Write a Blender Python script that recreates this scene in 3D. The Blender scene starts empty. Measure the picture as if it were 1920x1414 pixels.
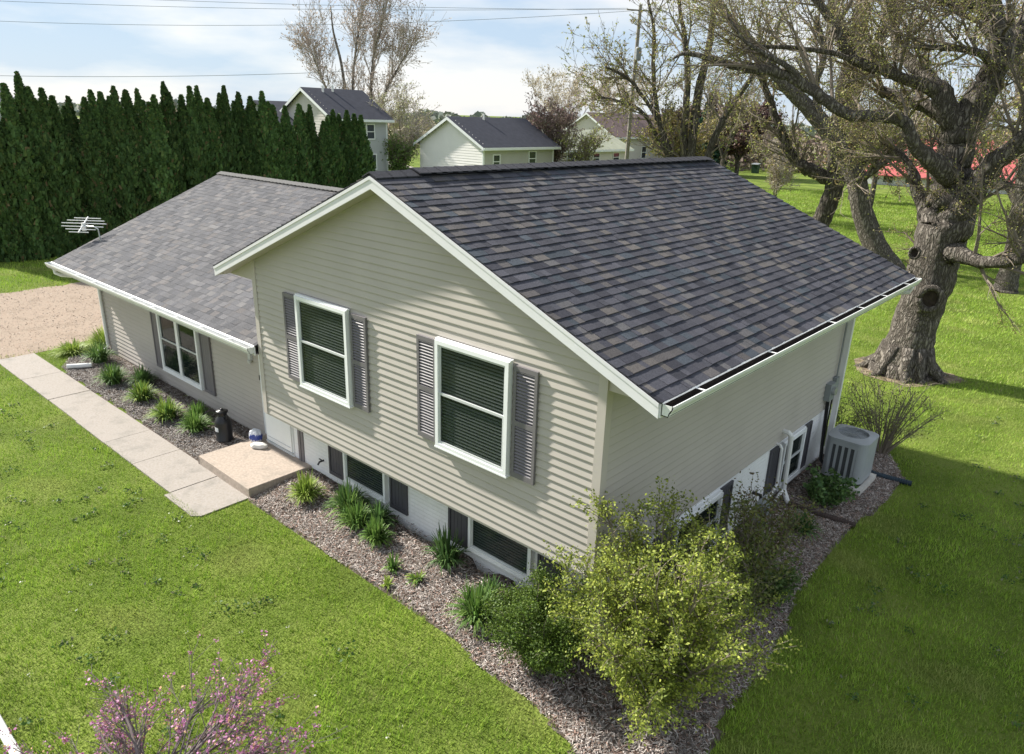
import bpy, math, random
import numpy as np
from mathutils import Vector, Matrix
random.seed(7); rng = np.random.default_rng(7)
S = bpy.context.scene
R = math.radians

# ------------------------------------------------------------------ camera
CAM = Vector((11.408, -6.283, 6.329))
cd = bpy.data.cameras.new('camera'); cam = bpy.data.objects.new('camera', cd); S.collection.objects.link(cam)
cd.sensor_width = 36.0; cd.lens = 36.0 * 1364.8 / 1920.0; cd.clip_start = 0.1; cd.clip_end = 6000
cam.matrix_world = (Matrix.Translation(CAM) @ Matrix.Rotation(R(41.135), 4, 'Z') @ Matrix.Rotation(R(90 - 19.753), 4, 'X')
                    @ Matrix.Rotation(R(1.778), 4, 'Z'))
S.camera = cam
# ------------------------------------------------------------------ sky and sun
SUN = Vector((1.35, 0.26, -1.04)).normalized()          # direction the light travels
el = math.asin(-SUN.z); az = math.atan2(-SUN.x, -SUN.y)
w = bpy.data.worlds.new('World'); S.world = w; w.use_nodes = True
nt = w.node_tree; N = nt.nodes; L = nt.links; N.clear()
sky = N.new('ShaderNodeTexSky'); sky.sky_type = 'NISHITA'; sky.sun_disc = False
sky.sun_elevation = el; sky.sun_rotation = az; sky.air_density = 1.0; sky.dust_density = 0.3; sky.ozone_density = 1.0
b1 = N.new('ShaderNodeBackground'); b1.inputs[1].default_value = 0.08
L.new(sky.outputs[0], b1.inputs[0])
b2 = N.new('ShaderNodeBackground'); b2.inputs[1].default_value = 0.45
tc = N.new('ShaderNodeTexCoord'); mp = N.new('ShaderNodeMapping'); mp.inputs['Scale'].default_value = (1, 1, 4.2)
mp.inputs['Location'].default_value = (0.35, 0.1, 0.0)
nz = N.new('ShaderNodeTexNoise'); nz.inputs['Scale'].default_value = 3.4; nz.inputs['Detail'].default_value = 7; nz.inputs['Roughness'].default_value = 0.52
rp = N.new('ShaderNodeValToRGB'); rp.color_ramp.elements[0].position = 0.40; rp.color_ramp.elements[0].color = (.56, .71, .90, 1)
rp.color_ramp.elements[1].position = 0.60; rp.color_ramp.elements[1].color = (.98, .985, 1, 1)
mx = N.new('ShaderNodeMixShader'); wo = N.new('ShaderNodeOutputWorld')
L.new(tc.outputs['Generated'], mp.inputs[0]); L.new(mp.outputs[0], nz.inputs['Vector']); L.new(nz.outputs['Fac'], rp.inputs[0])
L.new(rp.outputs[0], b2.inputs[0]); mx.inputs[0].default_value = .88; L.new(b1.outputs[0], mx.inputs[1]); L.new(b2.outputs[0], mx.inputs[2]); L.new(mx.outputs[0], wo.inputs[0])
sd = bpy.data.lights.new('sun', 'SUN'); so = bpy.data.objects.new('sun', sd); S.collection.objects.link(so)
sd.energy = 4.7; sd.angle = R(1.6); sd.color = (1.0, 0.95, 0.86)
so.rotation_euler = SUN.to_track_quat('-Z', 'Y').to_euler(); so.location = (-30, -10, 40)
# ------------------------------------------------------------------ exposure
S.view_settings.view_transform = 'Standard'; S.view_settings.look = 'None'
S.view_settings.exposure = 1.12; S.view_settings.gamma = 1.0; S.view_settings.use_curve_mapping = False
S.render.resolution_x = 1024; S.render.resolution_y = 754

# ------------------------------------------------------------------ mesh helpers
COL = S.collection
class MB:
    """collects faces in world coordinates; build() makes ONE mesh object"""
    def __init__(s): s.v = []; s.f = []; s.c = []; s.smooth = False
    def add(s, vs, fs, col=None):
        n = len(s.v); s.v.extend(vs); s.f.extend([tuple(i + n for i in f) for f in fs])
        if col is not None: s.c.extend([col] * len(vs))
        return s
    def box(s, x0, x1, y0, y1, z0, z1, col=None, M=None):
        vs = [(x, y, z) for z in (z0, z1) for y in (y0, y1) for x in (x0, x1)]
        if M is not None: vs = [tuple(M @ Vector(q)) for q in vs]
        return s.add(vs, [(0, 2, 3, 1), (4, 5, 7, 6), (0, 1, 5, 4), (2, 6, 7, 3), (0, 4, 6, 2), (1, 3, 7, 5)], col)
    def prism(s, poly, d, col=None):
        """polygon (list of 3d points) extruded by vector d"""
        n = len(poly); a = [tuple(p) for p in poly]; b = [tuple(Vector(p) + Vector(d)) for p in poly]
        fs = [tuple(range(n))[::-1], tuple(range(n, 2 * n))] + [(i, (i + 1) % n, (i + 1) % n + n, i + n) for i in range(n)]
        return s.add(a + b, fs, col)
    def tube(s, pts, rad, k=6, cap=True, col=None, jit=0.0, ridge=0.0):
        pts = [Vector(p) for p in pts]; n = len(pts)
        if not hasattr(rad, '__len__'): rad = [rad] * n
        vs = []; ref = None; rg = [random.uniform(-ridge, ridge) for _ in range(k)]
        for i, p in enumerate(pts):
            t = (pts[min(i + 1, n - 1)] - pts[max(i - 1, 0)])
            if t.length < 1e-9: t = Vector((0, 0, 1))
            t.normalize()
            if ref is None:
                ref = t.cross(Vector((0.31, 0.9, 0.2)));
                if ref.length < .1: ref = t.cross(Vector((1, 0, 0)))
            ref = (ref - t * ref.dot(t)).normalized(); b = t.cross(ref)
            for j in range(k):
                a = 2 * math.pi * j / k; r = rad[i] * (1 + (random.uniform(-jit, jit) if jit else 0) + rg[j] * (.7 + .5 * math.sin(i * .9 + j * 1.7)))
                vs.append(tuple(p + ref * (math.cos(a) * r) + b * (math.sin(a) * r)))
        fs = [(i * k + j, i * k + (j + 1) % k, (i + 1) * k + (j + 1) % k, (i + 1) * k + j) for i in range(n - 1) for j in range(k)]
        if cap and k > 2: fs += [tuple(range(k))[::-1], tuple(range((n - 1) * k, n * k))]
        return s.add(vs, fs, col)
    def lathe(s, c, prof, k=20, col=None):
        vs = []; c = Vector(c)
        for r, z in prof:
            for j in range(k):
                a = 2 * math.pi * j / k; vs.append((c.x + r * math.cos(a), c.y + r * math.sin(a), c.z + z))
        n = len(prof)
        fs = [(i * k + j, i * k + (j + 1) % k, (i + 1) * k + (j + 1) % k, (i + 1) * k + j) for i in range(n - 1) for j in range(k)]
        fs += [tuple(range(k))[::-1], tuple(range((n - 1) * k, n * k))]
        return s.add(vs, fs, col)
    def build(s, name, mat, parent=None, base=None, smooth=None, **props):
        return link_mesh(name, np.array(s.v, float).reshape(-1, 3), s.f, mat, parent, base,
                         s.smooth if smooth is None else smooth, np.array(s.c, float) if s.c else None, **props)

def world_loc(o):
    v = Vector((0, 0, 0))
    while o is not None: v += o.location; o = o.parent
    return v

def link_mesh(name, v, faces, mat, parent=None, base=None, smooth=False, col=None, **props):
    off = world_loc(parent) if parent is not None else Vector((0, 0, 0))
    if base is not None: off = off + (Vector(base) - off) if parent is None else off
    v = np.asarray(v, np.float32) - np.array(off, np.float32)
    me = bpy.data.meshes.new(name)
    if isinstance(faces, np.ndarray):
        nf, k = faces.shape; me.vertices.add(len(v)); me.vertices.foreach_set('co', v.ravel())
        me.loops.add(nf * k); me.loops.foreach_set('vertex_index', faces.astype(np.int32).ravel())
        me.polygons.add(nf); me.polygons.foreach_set('loop_start', np.arange(0, nf * k, k, dtype=np.int32))
        me.update(calc_edges=True); me.validate()
    else:
        me.from_pydata(v.tolist(), [], faces)
    if smooth: me.polygons.foreach_set('use_smooth', np.ones(len(me.polygons), bool))
    if col is not None:
        a = me.attributes.new('tint', 'FLOAT_COLOR', 'POINT')
        c4 = np.ones((len(v), 4), np.float32); c4[:, :3] = col; a.data.foreach_set('color', c4.ravel())
    me.update()
    if mat is not None: me.materials.append(mat)
    o = bpy.data.objects.new(name, me); COL.objects.link(o)
    if parent is not None: o.parent = parent
    elif base is not None: o.location = base
    for k_, val in props.items(): o[k_] = val
    return o

def thing(name, label, category, base=(0, 0, 0), group=None):
    o = bpy.data.objects.new(name, None); COL.objects.link(o); o.location = base; o.empty_display_size = .2
    o['label'] = label; o['category'] = category
    if group: o['group'] = group
    return o

def copy_tree(o, parent=None):
    c = o.copy(); COL.objects.link(c); c.parent = parent
    for ch in list(o.children): copy_tree(ch, c)
    return c

# ------------------------------------------------------------------ material helper
def mat(name, col, rough=0.7, spec=0.3, var=0.12, scale=8.0, bump=0.0, bscale=None, attr=False, metal=0.0,
        trans=0.0, stretch=(1, 1, 1), col2=None, detail=5, dirt=None):
    m = bpy.data.materials.new(name); m.use_nodes = True; nt = m.node_tree; N = nt.nodes; L = nt.links
    p = N['Principled BSDF']; p.inputs['Roughness'].default_value = rough; p.inputs['Metallic'].default_value = metal
    p.inputs['Specular IOR Level'].default_value = spec
    geo = N.new('ShaderNodeNewGeometry'); mp = N.new('ShaderNodeMapping'); mp.inputs['Scale'].default_value = stretch
    L.new(geo.outputs['Position'], mp.inputs[0])
    nz = N.new('ShaderNodeTexNoise'); nz.inputs['Scale'].default_value = scale; nz.inputs['Detail'].default_value = detail
    L.new(mp.outputs[0], nz.inputs['Vector'])
    if attr:
        at = N.new('ShaderNodeAttribute'); at.attribute_name = 'tint'; src = at.outputs['Color']
    else:
        rgb = N.new('ShaderNodeRGB'); rgb.outputs[0].default_value = (*col, 1); src = rgb.outputs[0]
    if col2 is not None:
        r0 = N.new('ShaderNodeValToRGB'); r0.color_ramp.elements[0].position = .42; r0.color_ramp.elements[1].position = .62
        L.new(nz.outputs['Fac'], r0.inputs[0]); mc = N.new('ShaderNodeMix'); mc.data_type = 'RGBA'
        L.new(r0.outputs[0], mc.inputs[0]); L.new(src, mc.inputs[6]); mc.inputs[7].default_value = (*col2, 1); src = mc.outputs[2]
    mr = N.new('ShaderNodeMapRange'); mr.inputs[3].default_value = 1 - var; mr.inputs[4].default_value = 1 + var
    mr.inputs[1].default_value = .25; mr.inputs[2].default_value = .75
    L.new(nz.outputs['Fac'], mr.inputs[0])
    mu = N.new('ShaderNodeVectorMath'); mu.operation = 'SCALE'; L.new(src, mu.inputs[0]); L.new(mr.outputs[0], mu.inputs['Scale'])
    out = mu.outputs[0]
    if dirt is not None:      # (colour, scale, amount): stains with a shape of their own
        n2 = N.new('ShaderNodeTexNoise'); n2.inputs['Scale'].default_value = dirt[1]; n2.inputs['Detail'].default_value = 8
        n2.inputs['Roughness'].default_value = .65; L.new(geo.outputs['Position'], n2.inputs['Vector'])
        r2 = N.new('ShaderNodeMapRange'); r2.inputs[1].default_value = .52; r2.inputs[2].default_value = .72; r2.inputs[4].default_value = dirt[2]
        L.new(n2.outputs['Fac'], r2.inputs[0]); m2 = N.new('ShaderNodeMix'); m2.data_type = 'RGBA'
        L.new(r2.outputs[0], m2.inputs[0]); L.new(out, m2.inputs[6]); m2.inputs[7].default_value = (*dirt[0], 1); out = m2.outputs[2]
    L.new(out, p.inputs['Base Color'])
    if bump:
        nb = N.new('ShaderNodeTexNoise'); nb.inputs['Scale'].default_value = bscale or scale * 4; nb.inputs['Detail'].default_value = 6
        L.new(mp.outputs[0], nb.inputs['Vector']); bp = N.new('ShaderNodeBump'); bp.inputs['Strength'].default_value = 1.0
        bp.inputs['Distance'].default_value = bump; L.new(nb.outputs['Fac'], bp.inputs['Height']); L.new(bp.outputs[0], p.inputs['Normal'])
    if trans:
        tr = N.new('ShaderNodeBsdfTranslucent'); L.new(out, tr.inputs[0]); ms = N.new('ShaderNodeMixShader'); ms.inputs[0].default_value = trans
        o = N['Material Output']; L.new(p.outputs[0], ms.inputs[1]); L.new(tr.outputs[0], ms.inputs[2]); L.new(ms.outputs[0], o.inputs[0])
    return m

def glass_mat(name, tint=(0.02, 0.03, 0.028), refl=0.04, clear=0.0):
    m = bpy.data.materials.new(name); m.use_nodes = True; nt = m.node_tree; N = nt.nodes; L = nt.links
    p = N['Principled BSDF']; p.inputs['Base Color'].default_value = (*tint, 1); p.inputs['Roughness'].default_value = refl
    p.inputs['Specular IOR Level'].default_value = .5
    if clear:
        t = N.new('ShaderNodeBsdfTransparent'); t.inputs[0].default_value = (.90, .93, .92, 1); ms = N.new('ShaderNodeMixShader'); ms.inputs[0].default_value = clear
        L.new(p.outputs[0], ms.inputs[1]); L.new(t.outputs[0], ms.inputs[2]); L.new(ms.outputs[0], N['Material Output'].inputs[0])
    return m

def brick_paint(name, col):
    m = mat(name, col, rough=.6, var=.05, scale=3, bump=0, dirt=((.5, .48, .45), 2.5, .15)); nt = m.node_tree; N = nt.nodes; L = nt.links
    geo = N.new('ShaderNodeNewGeometry'); sp = N.new('ShaderNodeSeparateXYZ'); L.new(geo.outputs['Position'], sp.inputs[0])
    ad = N.new('ShaderNodeMath'); ad.operation = 'ADD'; L.new(sp.outputs[0], ad.inputs[0]); L.new(sp.outputs[1], ad.inputs[1])
    cb = N.new('ShaderNodeCombineXYZ'); L.new(ad.outputs[0], cb.inputs[0]); L.new(sp.outputs[2], cb.inputs[1])
    bk = N.new('ShaderNodeTexBrick'); bk.inputs['Scale'].default_value = 1; bk.inputs['Mortar Size'].default_value = .006
    bk.inputs['Brick Width'].default_value = .21; bk.inputs['Row Height'].default_value = .07
    bk.inputs['Color1'].default_value = (1, 1, 1, 1); bk.inputs['Color2'].default_value = (.9, .9, .9, 1); bk.inputs['Mortar'].default_value = (0, 0, 0, 1)
    L.new(cb.outputs[0], bk.inputs['Vector']); bp = N.new('ShaderNodeBump'); bp.inputs['Distance'].default_value = .006
    L.new(bk.outputs['Color'], bp.inputs['Height']); L.new(bp.outputs[0], N['Principled BSDF'].inputs['Normal'])
    return m

M = {}
M['siding'] = mat('vinyl_siding', (.462, .424, .388), .55, .3, .05, 1.4, dirt=((.40, .365, .335), 1.1, .3))
M['trim'] = mat('corner_trim', (.50, .455, .42), .5, .3, .05, 2)
M['white'] = mat('white_paint', (.78, .80, .80), .45, .35, .05, 2)
M['fascia'] = mat('white_aluminium', (.75, .745, .775), .4, .4, .06, 3, dirt=((.5, .5, .47), 3, .3))
M['gutter'] = mat('gutter_white', (.74, .75, .74), .4, .4, .06, 3, dirt=((.45, .44, .40), 5, .35))
M['guttershade'] = mat('gutter_shade', (.012, .010, .009), .95, .1, .4, 20)  # near-black: shade inside the gutter given as colour
M['frame'] = mat('vinyl_window', (.84, .85, .86), .4, .35, .03, 2)
M['sash'] = mat('sash_vinyl', (.55, .57, .57), .45, .35, .03, 2)
M['glass'] = glass_mat('window_glass', (.02, .03, .027), .03, .6)
M['farglass'] = glass_mat('far_glass', (.03, .04, .05), .05)
M['blind'] = mat('blind_slats', (.42, .43, .43), .6, .2, .04, 4)
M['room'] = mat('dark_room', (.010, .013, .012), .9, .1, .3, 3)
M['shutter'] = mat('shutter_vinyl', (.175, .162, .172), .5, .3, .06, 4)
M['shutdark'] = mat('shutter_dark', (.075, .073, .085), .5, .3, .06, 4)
M['foundation'] = brick_paint('painted_brick', (.85, .85, .86))
M['concrete'] = mat('concrete', (.345, .31, .275), .9, .15, .26, 26, bump=.005, bscale=60, col2=(.30, .272, .25), dirt=((.20, .19, .17), 2.6, .65))
M['stoopc'] = mat('stoop_concrete', (.39, .325, .272), .9, .15, .2, 22, bump=.004, bscale=60, dirt=((.24, .22, .19), 3.4, .55))
M['shingle'] = mat('shingle', (.06, .06, .07), .95, .12, .30, 60, bump=.003, bscale=220, attr=True)
M['deck'] = mat('roof_felt', (.02, .02, .022), .95, .1, .2, 10)
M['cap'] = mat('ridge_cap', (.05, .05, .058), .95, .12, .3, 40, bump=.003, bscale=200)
M['capw'] = mat('ridge_cap_lit', (.14, .137, .134), .95, .12, .3, 40, bump=.003, bscale=200)  # wing caps lightened: stronger sun on that roof put into the colour
M['black'] = mat('black_paint', (.008, .008, .010), .35, .5, .1, 6)
M['pvc'] = mat('white_pvc', (.75, .75, .74), .4, .4, .06, 5)
M['metal'] = mat('galvanised', (.42, .44, .45), .4, .5, .1, 8, metal=.5)
M['boxgrey'] = mat('meter_box', (.24, .26, .27), .5, .4, .1, 8)
M['acbody'] = mat('ac_paint', (.34, .36, .38), .45, .4, .05, 5)
M['acdark'] = mat('ac_coil', (.07, .075, .08), .6, .3, .2, 40)
M['pad'] = mat('ac_pad', (.50, .48, .44), .9, .2, .1, 9)
M['drain'] = mat('corrugated_pipe', (.05, .035, .03), .7, .3, .2, 12)
M['drainblue'] = mat('corrugated_pipe_blue', (.02, .035, .05), .6, .3, .2, 12)
M['soil'] = mat('bed_soil', (.09, .068, .056), .95, .1, .35, 14, bump=.02, bscale=40, col2=(.16, .14, .125))
M['chip'] = mat('mulch_chip', (.2, .17, .15), .9, .12, .2, 30, attr=True)
M['leaf'] = mat('leaf', (.1, .15, .03), .55, .3, .12, 6, attr=True, trans=.3)
M['blade'] = mat('grass_blade', (.1, .15, .03), .55, .25, .20, .9, attr=True, trans=.3)
M['needle'] = mat('evergreen_spray', (.03, .06, .02), .7, .2, .2, 3, attr=True, trans=.1)
M['lawn'] = mat('lawn_ground', (.11, .16, .026), .95, .1, .30, .55, bump=.04, bscale=28, col2=(.14, .18, .036), detail=9, dirt=((.16, .16, .06), 1.7, .35))
M['gravel'] = mat('gravel_drive', (.33, .265, .21), .95, .1, .22, 6, bump=.015, bscale=45, col2=(.27, .21, .165), dirt=((.17, .135, .10), 1.1, .6))
M['road'] = mat('far_road', (.40, .36, .32), .95, .1, .1, 2)
def bark(name, col, col2, bump=.05, sc=5):
    m = mat(name, col2, .95, .1, .25, sc, detail=8); nt = m.node_tree; N = nt.nodes; L = nt.links; p = N['Principled BSDF']
    geo = N.new('ShaderNodeNewGeometry'); mp = N.new('ShaderNodeMapping'); mp.inputs['Scale'].default_value = (1, 1, .28); L.new(geo.outputs['Position'], mp.inputs[0])
    nw = N.new('ShaderNodeTexNoise'); nw.inputs['Scale'].default_value = sc * .8; nw.inputs['Detail'].default_value = 4; L.new(mp.outputs[0], nw.inputs['Vector'])
    ad = N.new('ShaderNodeVectorMath'); ad.operation = 'MULTIPLY_ADD'; ad.inputs[1].default_value = (.28, .28, .28); L.new(nw.outputs['Color'], ad.inputs[0]); L.new(mp.outputs[0], ad.inputs[2])
    vo = N.new('ShaderNodeTexVoronoi'); vo.feature = 'DISTANCE_TO_EDGE'; vo.inputs['Scale'].default_value = sc; L.new(ad.outputs[0], vo.inputs['Vector'])
    mr = N.new('ShaderNodeMapRange'); mr.inputs[2].default_value = .34; L.new(vo.outputs['Distance'], mr.inputs[0])
    src = p.inputs['Base Color'].links[0].from_socket; mc = N.new('ShaderNodeMix'); mc.data_type = 'RGBA'; mc.inputs[6].default_value = (*col, 1)
    L.new(mr.outputs[0], mc.inputs[0]); L.new(src, mc.inputs[7]); L.new(mc.outputs[2], p.inputs['Base Color'])
    nb = N.new('ShaderNodeTexNoise'); nb.inputs['Scale'].default_value = sc * 5; nb.inputs['Detail'].default_value = 8; L.new(mp.outputs[0], nb.inputs['Vector'])
    sm = N.new('ShaderNodeMath'); sm.operation = 'MULTIPLY_ADD'; sm.inputs[1].default_value = .35; L.new(nb.outputs['Fac'], sm.inputs[0]); L.new(mr.outputs[0], sm.inputs[2])
    bp = N.new('ShaderNodeBump'); bp.inputs['Distance'].default_value = bump; L.new(sm.outputs[0], bp.inputs['Height']); L.new(bp.outputs[0], p.inputs['Normal'])
    return m
def vary_by_object(m, lo, hi):
    nt = m.node_tree; N = nt.nodes; L = nt.links; oi = N.new('ShaderNodeObjectInfo'); mr = N.new('ShaderNodeMapRange'); mr.inputs[3].default_value = lo; mr.inputs[4].default_value = hi; L.new(oi.outputs['Random'], mr.inputs[0])
    p = N['Principled BSDF'].inputs['Base Color']; src = p.links[0].from_socket; mu = N.new('ShaderNodeVectorMath'); mu.operation = 'SCALE'; L.new(src, mu.inputs[0]); L.new(mr.outputs[0], mu.inputs['Scale']); L.new(mu.outputs[0], p)
M['bark'] = bark('maple_bark', (.075, .065, .055), (.25, .225, .195), .045, 10)
M['barkdark'] = bark('dark_bark', (.045, .039, .033), (.17, .15, .128), .04, 7)
vary_by_object(M['needle'], .75, 1.3)
M['twig'] = mat('twig', (.19, .16, .13), .9, .1, .2, 3)
M['paletwig'] = mat('pale_twig', (.42, .37, .33), .9, .1, .2, 2)
M['woodpole'] = mat('pole_wood', (.27, .25, .22), .9, .1, .15, 3)
# ================================================================== HOUSE
W, LY = 7.3, 8.2; ZS = 1.12; M1 = 0.415; XA, ZA = 3.65, 5.58; OV = 0.27; XE = 8.11; ZE = 3.73; YB = 8.85; FH = 0.15
YF = 0.50                                   # front of the painted foundation under the cantilever
PITCH = 0.107; GZ = -0.15
house = thing('house', 'beige split-level house with dark shingle roof and grey shutters', 'house', (0, 0, GZ))

def boards(wall, z0, z1, y_or_x, run, axis, sgn, clip=None):
    """lap siding, one board per course. axis 'y': boards run along x on plane y; axis 'x': run along y on plane x"""
    k = 0; z = z0
    while z < z1 - .02:
        zt = min(z + PITCH + .006, z1)
        a, b = run; at, bt = run
        if clip:
            a, b = clip(z); at, bt = clip(zt)
            if b - a < .1: break
        lo, hi = .018, .002
        j = random.uniform(-.0012, .0012)
        def P(t, d, zz): return (t, y_or_x + sgn * d, zz) if axis == 'y' else (y_or_x + sgn * d, t, zz)
        cut = random.uniform(.18, .82) * (b - a) + a; cut = cut if b - a > 2.2 and at < cut < bt else None
        for a_, b_, at_, bt_, e in ([(a, b, at, bt, 0)] if cut is None else [(a, cut, at, cut, 0), (cut - .03, b, cut - .03, bt, .0022)]):   # overlap seam
            m = MB()
            m.add([P(a_, lo + j + e, z), P(b_, lo + j + e, z), P(bt_, hi + e, zt), P(at_, hi + e, zt), P(a_, 0, z), P(b_, 0, z), P(a_, lo + .002 + j + e, z + .012), P(b_, lo + .002 + j + e, z + .012)],
                  [(0, 1, 7, 6), (6, 7, 2, 3), (4, 5, 1, 0)])
            if (axis == 'y') != (sgn < 0): m.f = [f[::-1] for f in m.f]
            m.build('siding_board', M['siding'], wall)
        z += PITCH; k += 1

# ---- gable wall of the raised block (cantilevered over the foundation)
def gz(x, d=0): return ZA - M1 * abs(x - XA) - d
m = MB(); T = .19
m.prism([(0, 0, ZS), (W, 0, ZS), (W, 0, gz(W, T)), (XA, 0, gz(XA, T)), (0, 0, gz(0, T))], (0, LY, 0))
wall_f = m.build('gable_wall', M['siding'], house)
boards(wall_f, ZS, gz(XA, .16), 0, (0.07, W - .07), 'y', -1, clip=lambda z: (max(.07, XA - (ZA - .155 - z) / M1), min(W - .07, XA + (ZA - .155 - z) / M1)))
m = MB(); m.box(W - .09, W + .028, -.029, .09, ZS - .01, gz(W, .16)); m.build('corner_post', M['trim'], house)
m = MB(); m.box(-.028, .085, -.029, .09, ZS - .01, gz(0, .16)); m.build('corner_post', M['trim'], house)
m = MB(); m.box(W - .05, W + .028, LY - .09, LY + .018, ZS - .01, 3.7); m.build('corner_post', M['trim'], house)
m = MB(); m.box(-.0, W, -.012, YF + .3, ZS - .03, ZS - .002); m.build('cantilever_soffit', M['siding'], house)
m = MB(); m.box(W + .0005, W + .004, .1, LY - .1, ZS, 3.75); wall_s = m.build('side_wall', M['siding'], house)
boards(wall_s, ZS, 3.6, W + .0045, (.09, LY - .09), 'x', 1)
# ---- painted foundation
m = MB(); m.box(.03, W - .02, YF, LY - .02, -.45, ZS - .03)
fnd = m.build('foundation', M['foundation'], house)
# ---- roof of the raised block
CAMP = np.array(CAM)
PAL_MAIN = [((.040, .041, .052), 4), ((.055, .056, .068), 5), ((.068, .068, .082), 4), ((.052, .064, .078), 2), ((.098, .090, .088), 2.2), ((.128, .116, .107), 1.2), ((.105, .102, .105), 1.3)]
PAL_WING = [((.098, .098, .106), 4), ((.112, .111, .118), 5), ((.130, .127, .132), 4), ((.142, .132, .130), 2), ((.082, .083, .091), 2), ((.155, .150, .150), 1.2)]  # lighter than the main greys: sunlit brightness put into the shingle colour
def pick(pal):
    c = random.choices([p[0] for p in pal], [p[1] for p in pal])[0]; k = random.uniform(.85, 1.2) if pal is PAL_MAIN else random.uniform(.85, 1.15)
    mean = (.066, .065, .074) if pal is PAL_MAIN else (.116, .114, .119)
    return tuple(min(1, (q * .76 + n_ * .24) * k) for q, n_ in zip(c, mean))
def shingle_list(o, u, s, n, U, SL, e, pal, wmin, wmax, drop=(.016, .026)):
    o = np.array(o); u = np.array(u); s = np.array(s); n = np.array(n); out = []; j = 0; s0 = 0.0
    while s0 < SL - .03:
        a = -random.uniform(0, .2); s1 = min(s0 + e + .02, SL)
        while a < U:
            wd = random.uniform(wmin, wmax); b = min(a + wd, U); a0 = max(a, 0)
            if b - a0 > .02:
                t = random.uniform(*drop); c = pick(pal); ds = random.uniform(-.004, .004)
                q = [(a0 + .001, s0 + ds, t), (b - .001, s0 + ds, t), (b - .001, s1, .007), (a0 + .001, s1, .007), (a0 + .001, s0 + ds, 0), (b - .001, s0 + ds, 0), (b - .001, s1, 0), (a0 + .001, s1, 0)]
                vs = [tuple(o + u * x + s * y + n * z) for x, y, z in q]; out.append((vs, c))
            a += wd
        s0 += e; j += 1
    return out
SF = [(0, 1, 2, 3), (4, 5, 1, 0), (1, 5, 6, 2), (4, 0, 3, 7)]
def emit_shingles(lst, parent, single=0):
    if single:
        lst = sorted(lst, key=lambda q: np.linalg.norm(np.array(q[0][0]) - CAMP)); 
        for vs, c in lst[:single]: MB().add(vs, SF, c).build('shingle', M['shingle'], parent)
        lst = lst[single:]
    m = MB()
    for vs, c in lst: m.add(vs, SF, c)
    m.build('shingle_courses', M['shingle'], parent, kind='stuff')

def slope_frame(x0, z0, x1, z1):
    d = Vector((x1 - x0, 0, z1 - z0)); l = d.length; return d / l, l
TH = .035
m = MB()
m.prism([(XA, -OV, ZA - .03), (XE, -OV, ZE - .03), (XE, -OV, ZE - .03 - .02), (XA, -OV, ZA - .03 - .02)], (0, YB + OV, 0))
m.prism([(XA, -OV, ZA - .03), (XA, -OV, ZA - .05), (2 * XA - XE, -OV, ZE - .05), (2 * XA - XE, -OV, ZE - .03)], (0, YB + OV, 0))
roof = m.build('roof', M['deck'], house)
sv, sl = slope_frame(XE + .02, ZE - .01, XA, ZA)
nv = Vector((-sv.z, 0, sv.x)); nv = nv if nv.z > 0 else -nv
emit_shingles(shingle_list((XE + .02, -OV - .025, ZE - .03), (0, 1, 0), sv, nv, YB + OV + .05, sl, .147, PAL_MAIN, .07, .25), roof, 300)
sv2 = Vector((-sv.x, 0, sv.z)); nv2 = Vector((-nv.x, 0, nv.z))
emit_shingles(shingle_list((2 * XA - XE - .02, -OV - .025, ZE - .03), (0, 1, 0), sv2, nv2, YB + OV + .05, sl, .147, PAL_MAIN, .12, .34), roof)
# ridge: plain caps at the gable ends, raised ridge vent between
m = MB(); y = .42
while y < YB - .35:
    h = .050 + random.uniform(0, .005); y1 = y + .30
    for sg in (-1, 1):
        m.add([(XA, y, ZA + h), (XA + sg * .17, y, ZA + h - .058), (XA + sg * .17, y1, ZA + h - .066), (XA, y1, ZA + h - .008),
               (XA, y, ZA + h - .02), (XA + sg * .17, y, ZA + h - .078), (XA + sg * .17, y1, ZA + h - .086)],
              [(0, 1, 2, 3), (0, 4, 5, 1), (1, 5, 6, 2)] if sg > 0 else [(3, 2, 1, 0), (1, 5, 4, 0), (2, 6, 5, 1)])
    y += .20
m.build('ridge_vent_cap', M['cap'], roof)
m = MB()
m.prism([(XA - .15, .43, ZA - .04), (XA, .43, ZA + .03), (XA + .15, .43, ZA - .04)], (0, YB - .8, 0)); m.build('ridge_vent', M['black'], roof)
m = MB()
for y0, y1 in ((-OV - .03, -.02), (-.04, .22), (.2, .47), (YB - .35, YB - .1), (YB - .12, YB + .03)):
    m.prism([(XA - .15, y0, ZA - .045), (XA, y0, ZA + .024), (XA + .15, y0, ZA - .045), (XA + .15, y0, ZA - .06), (XA, y0, ZA + .004), (XA - .15, y0, ZA - .06)], (0, y1 - y0, 0))
m.build('ridge_cap', M['cap'], roof)
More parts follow.
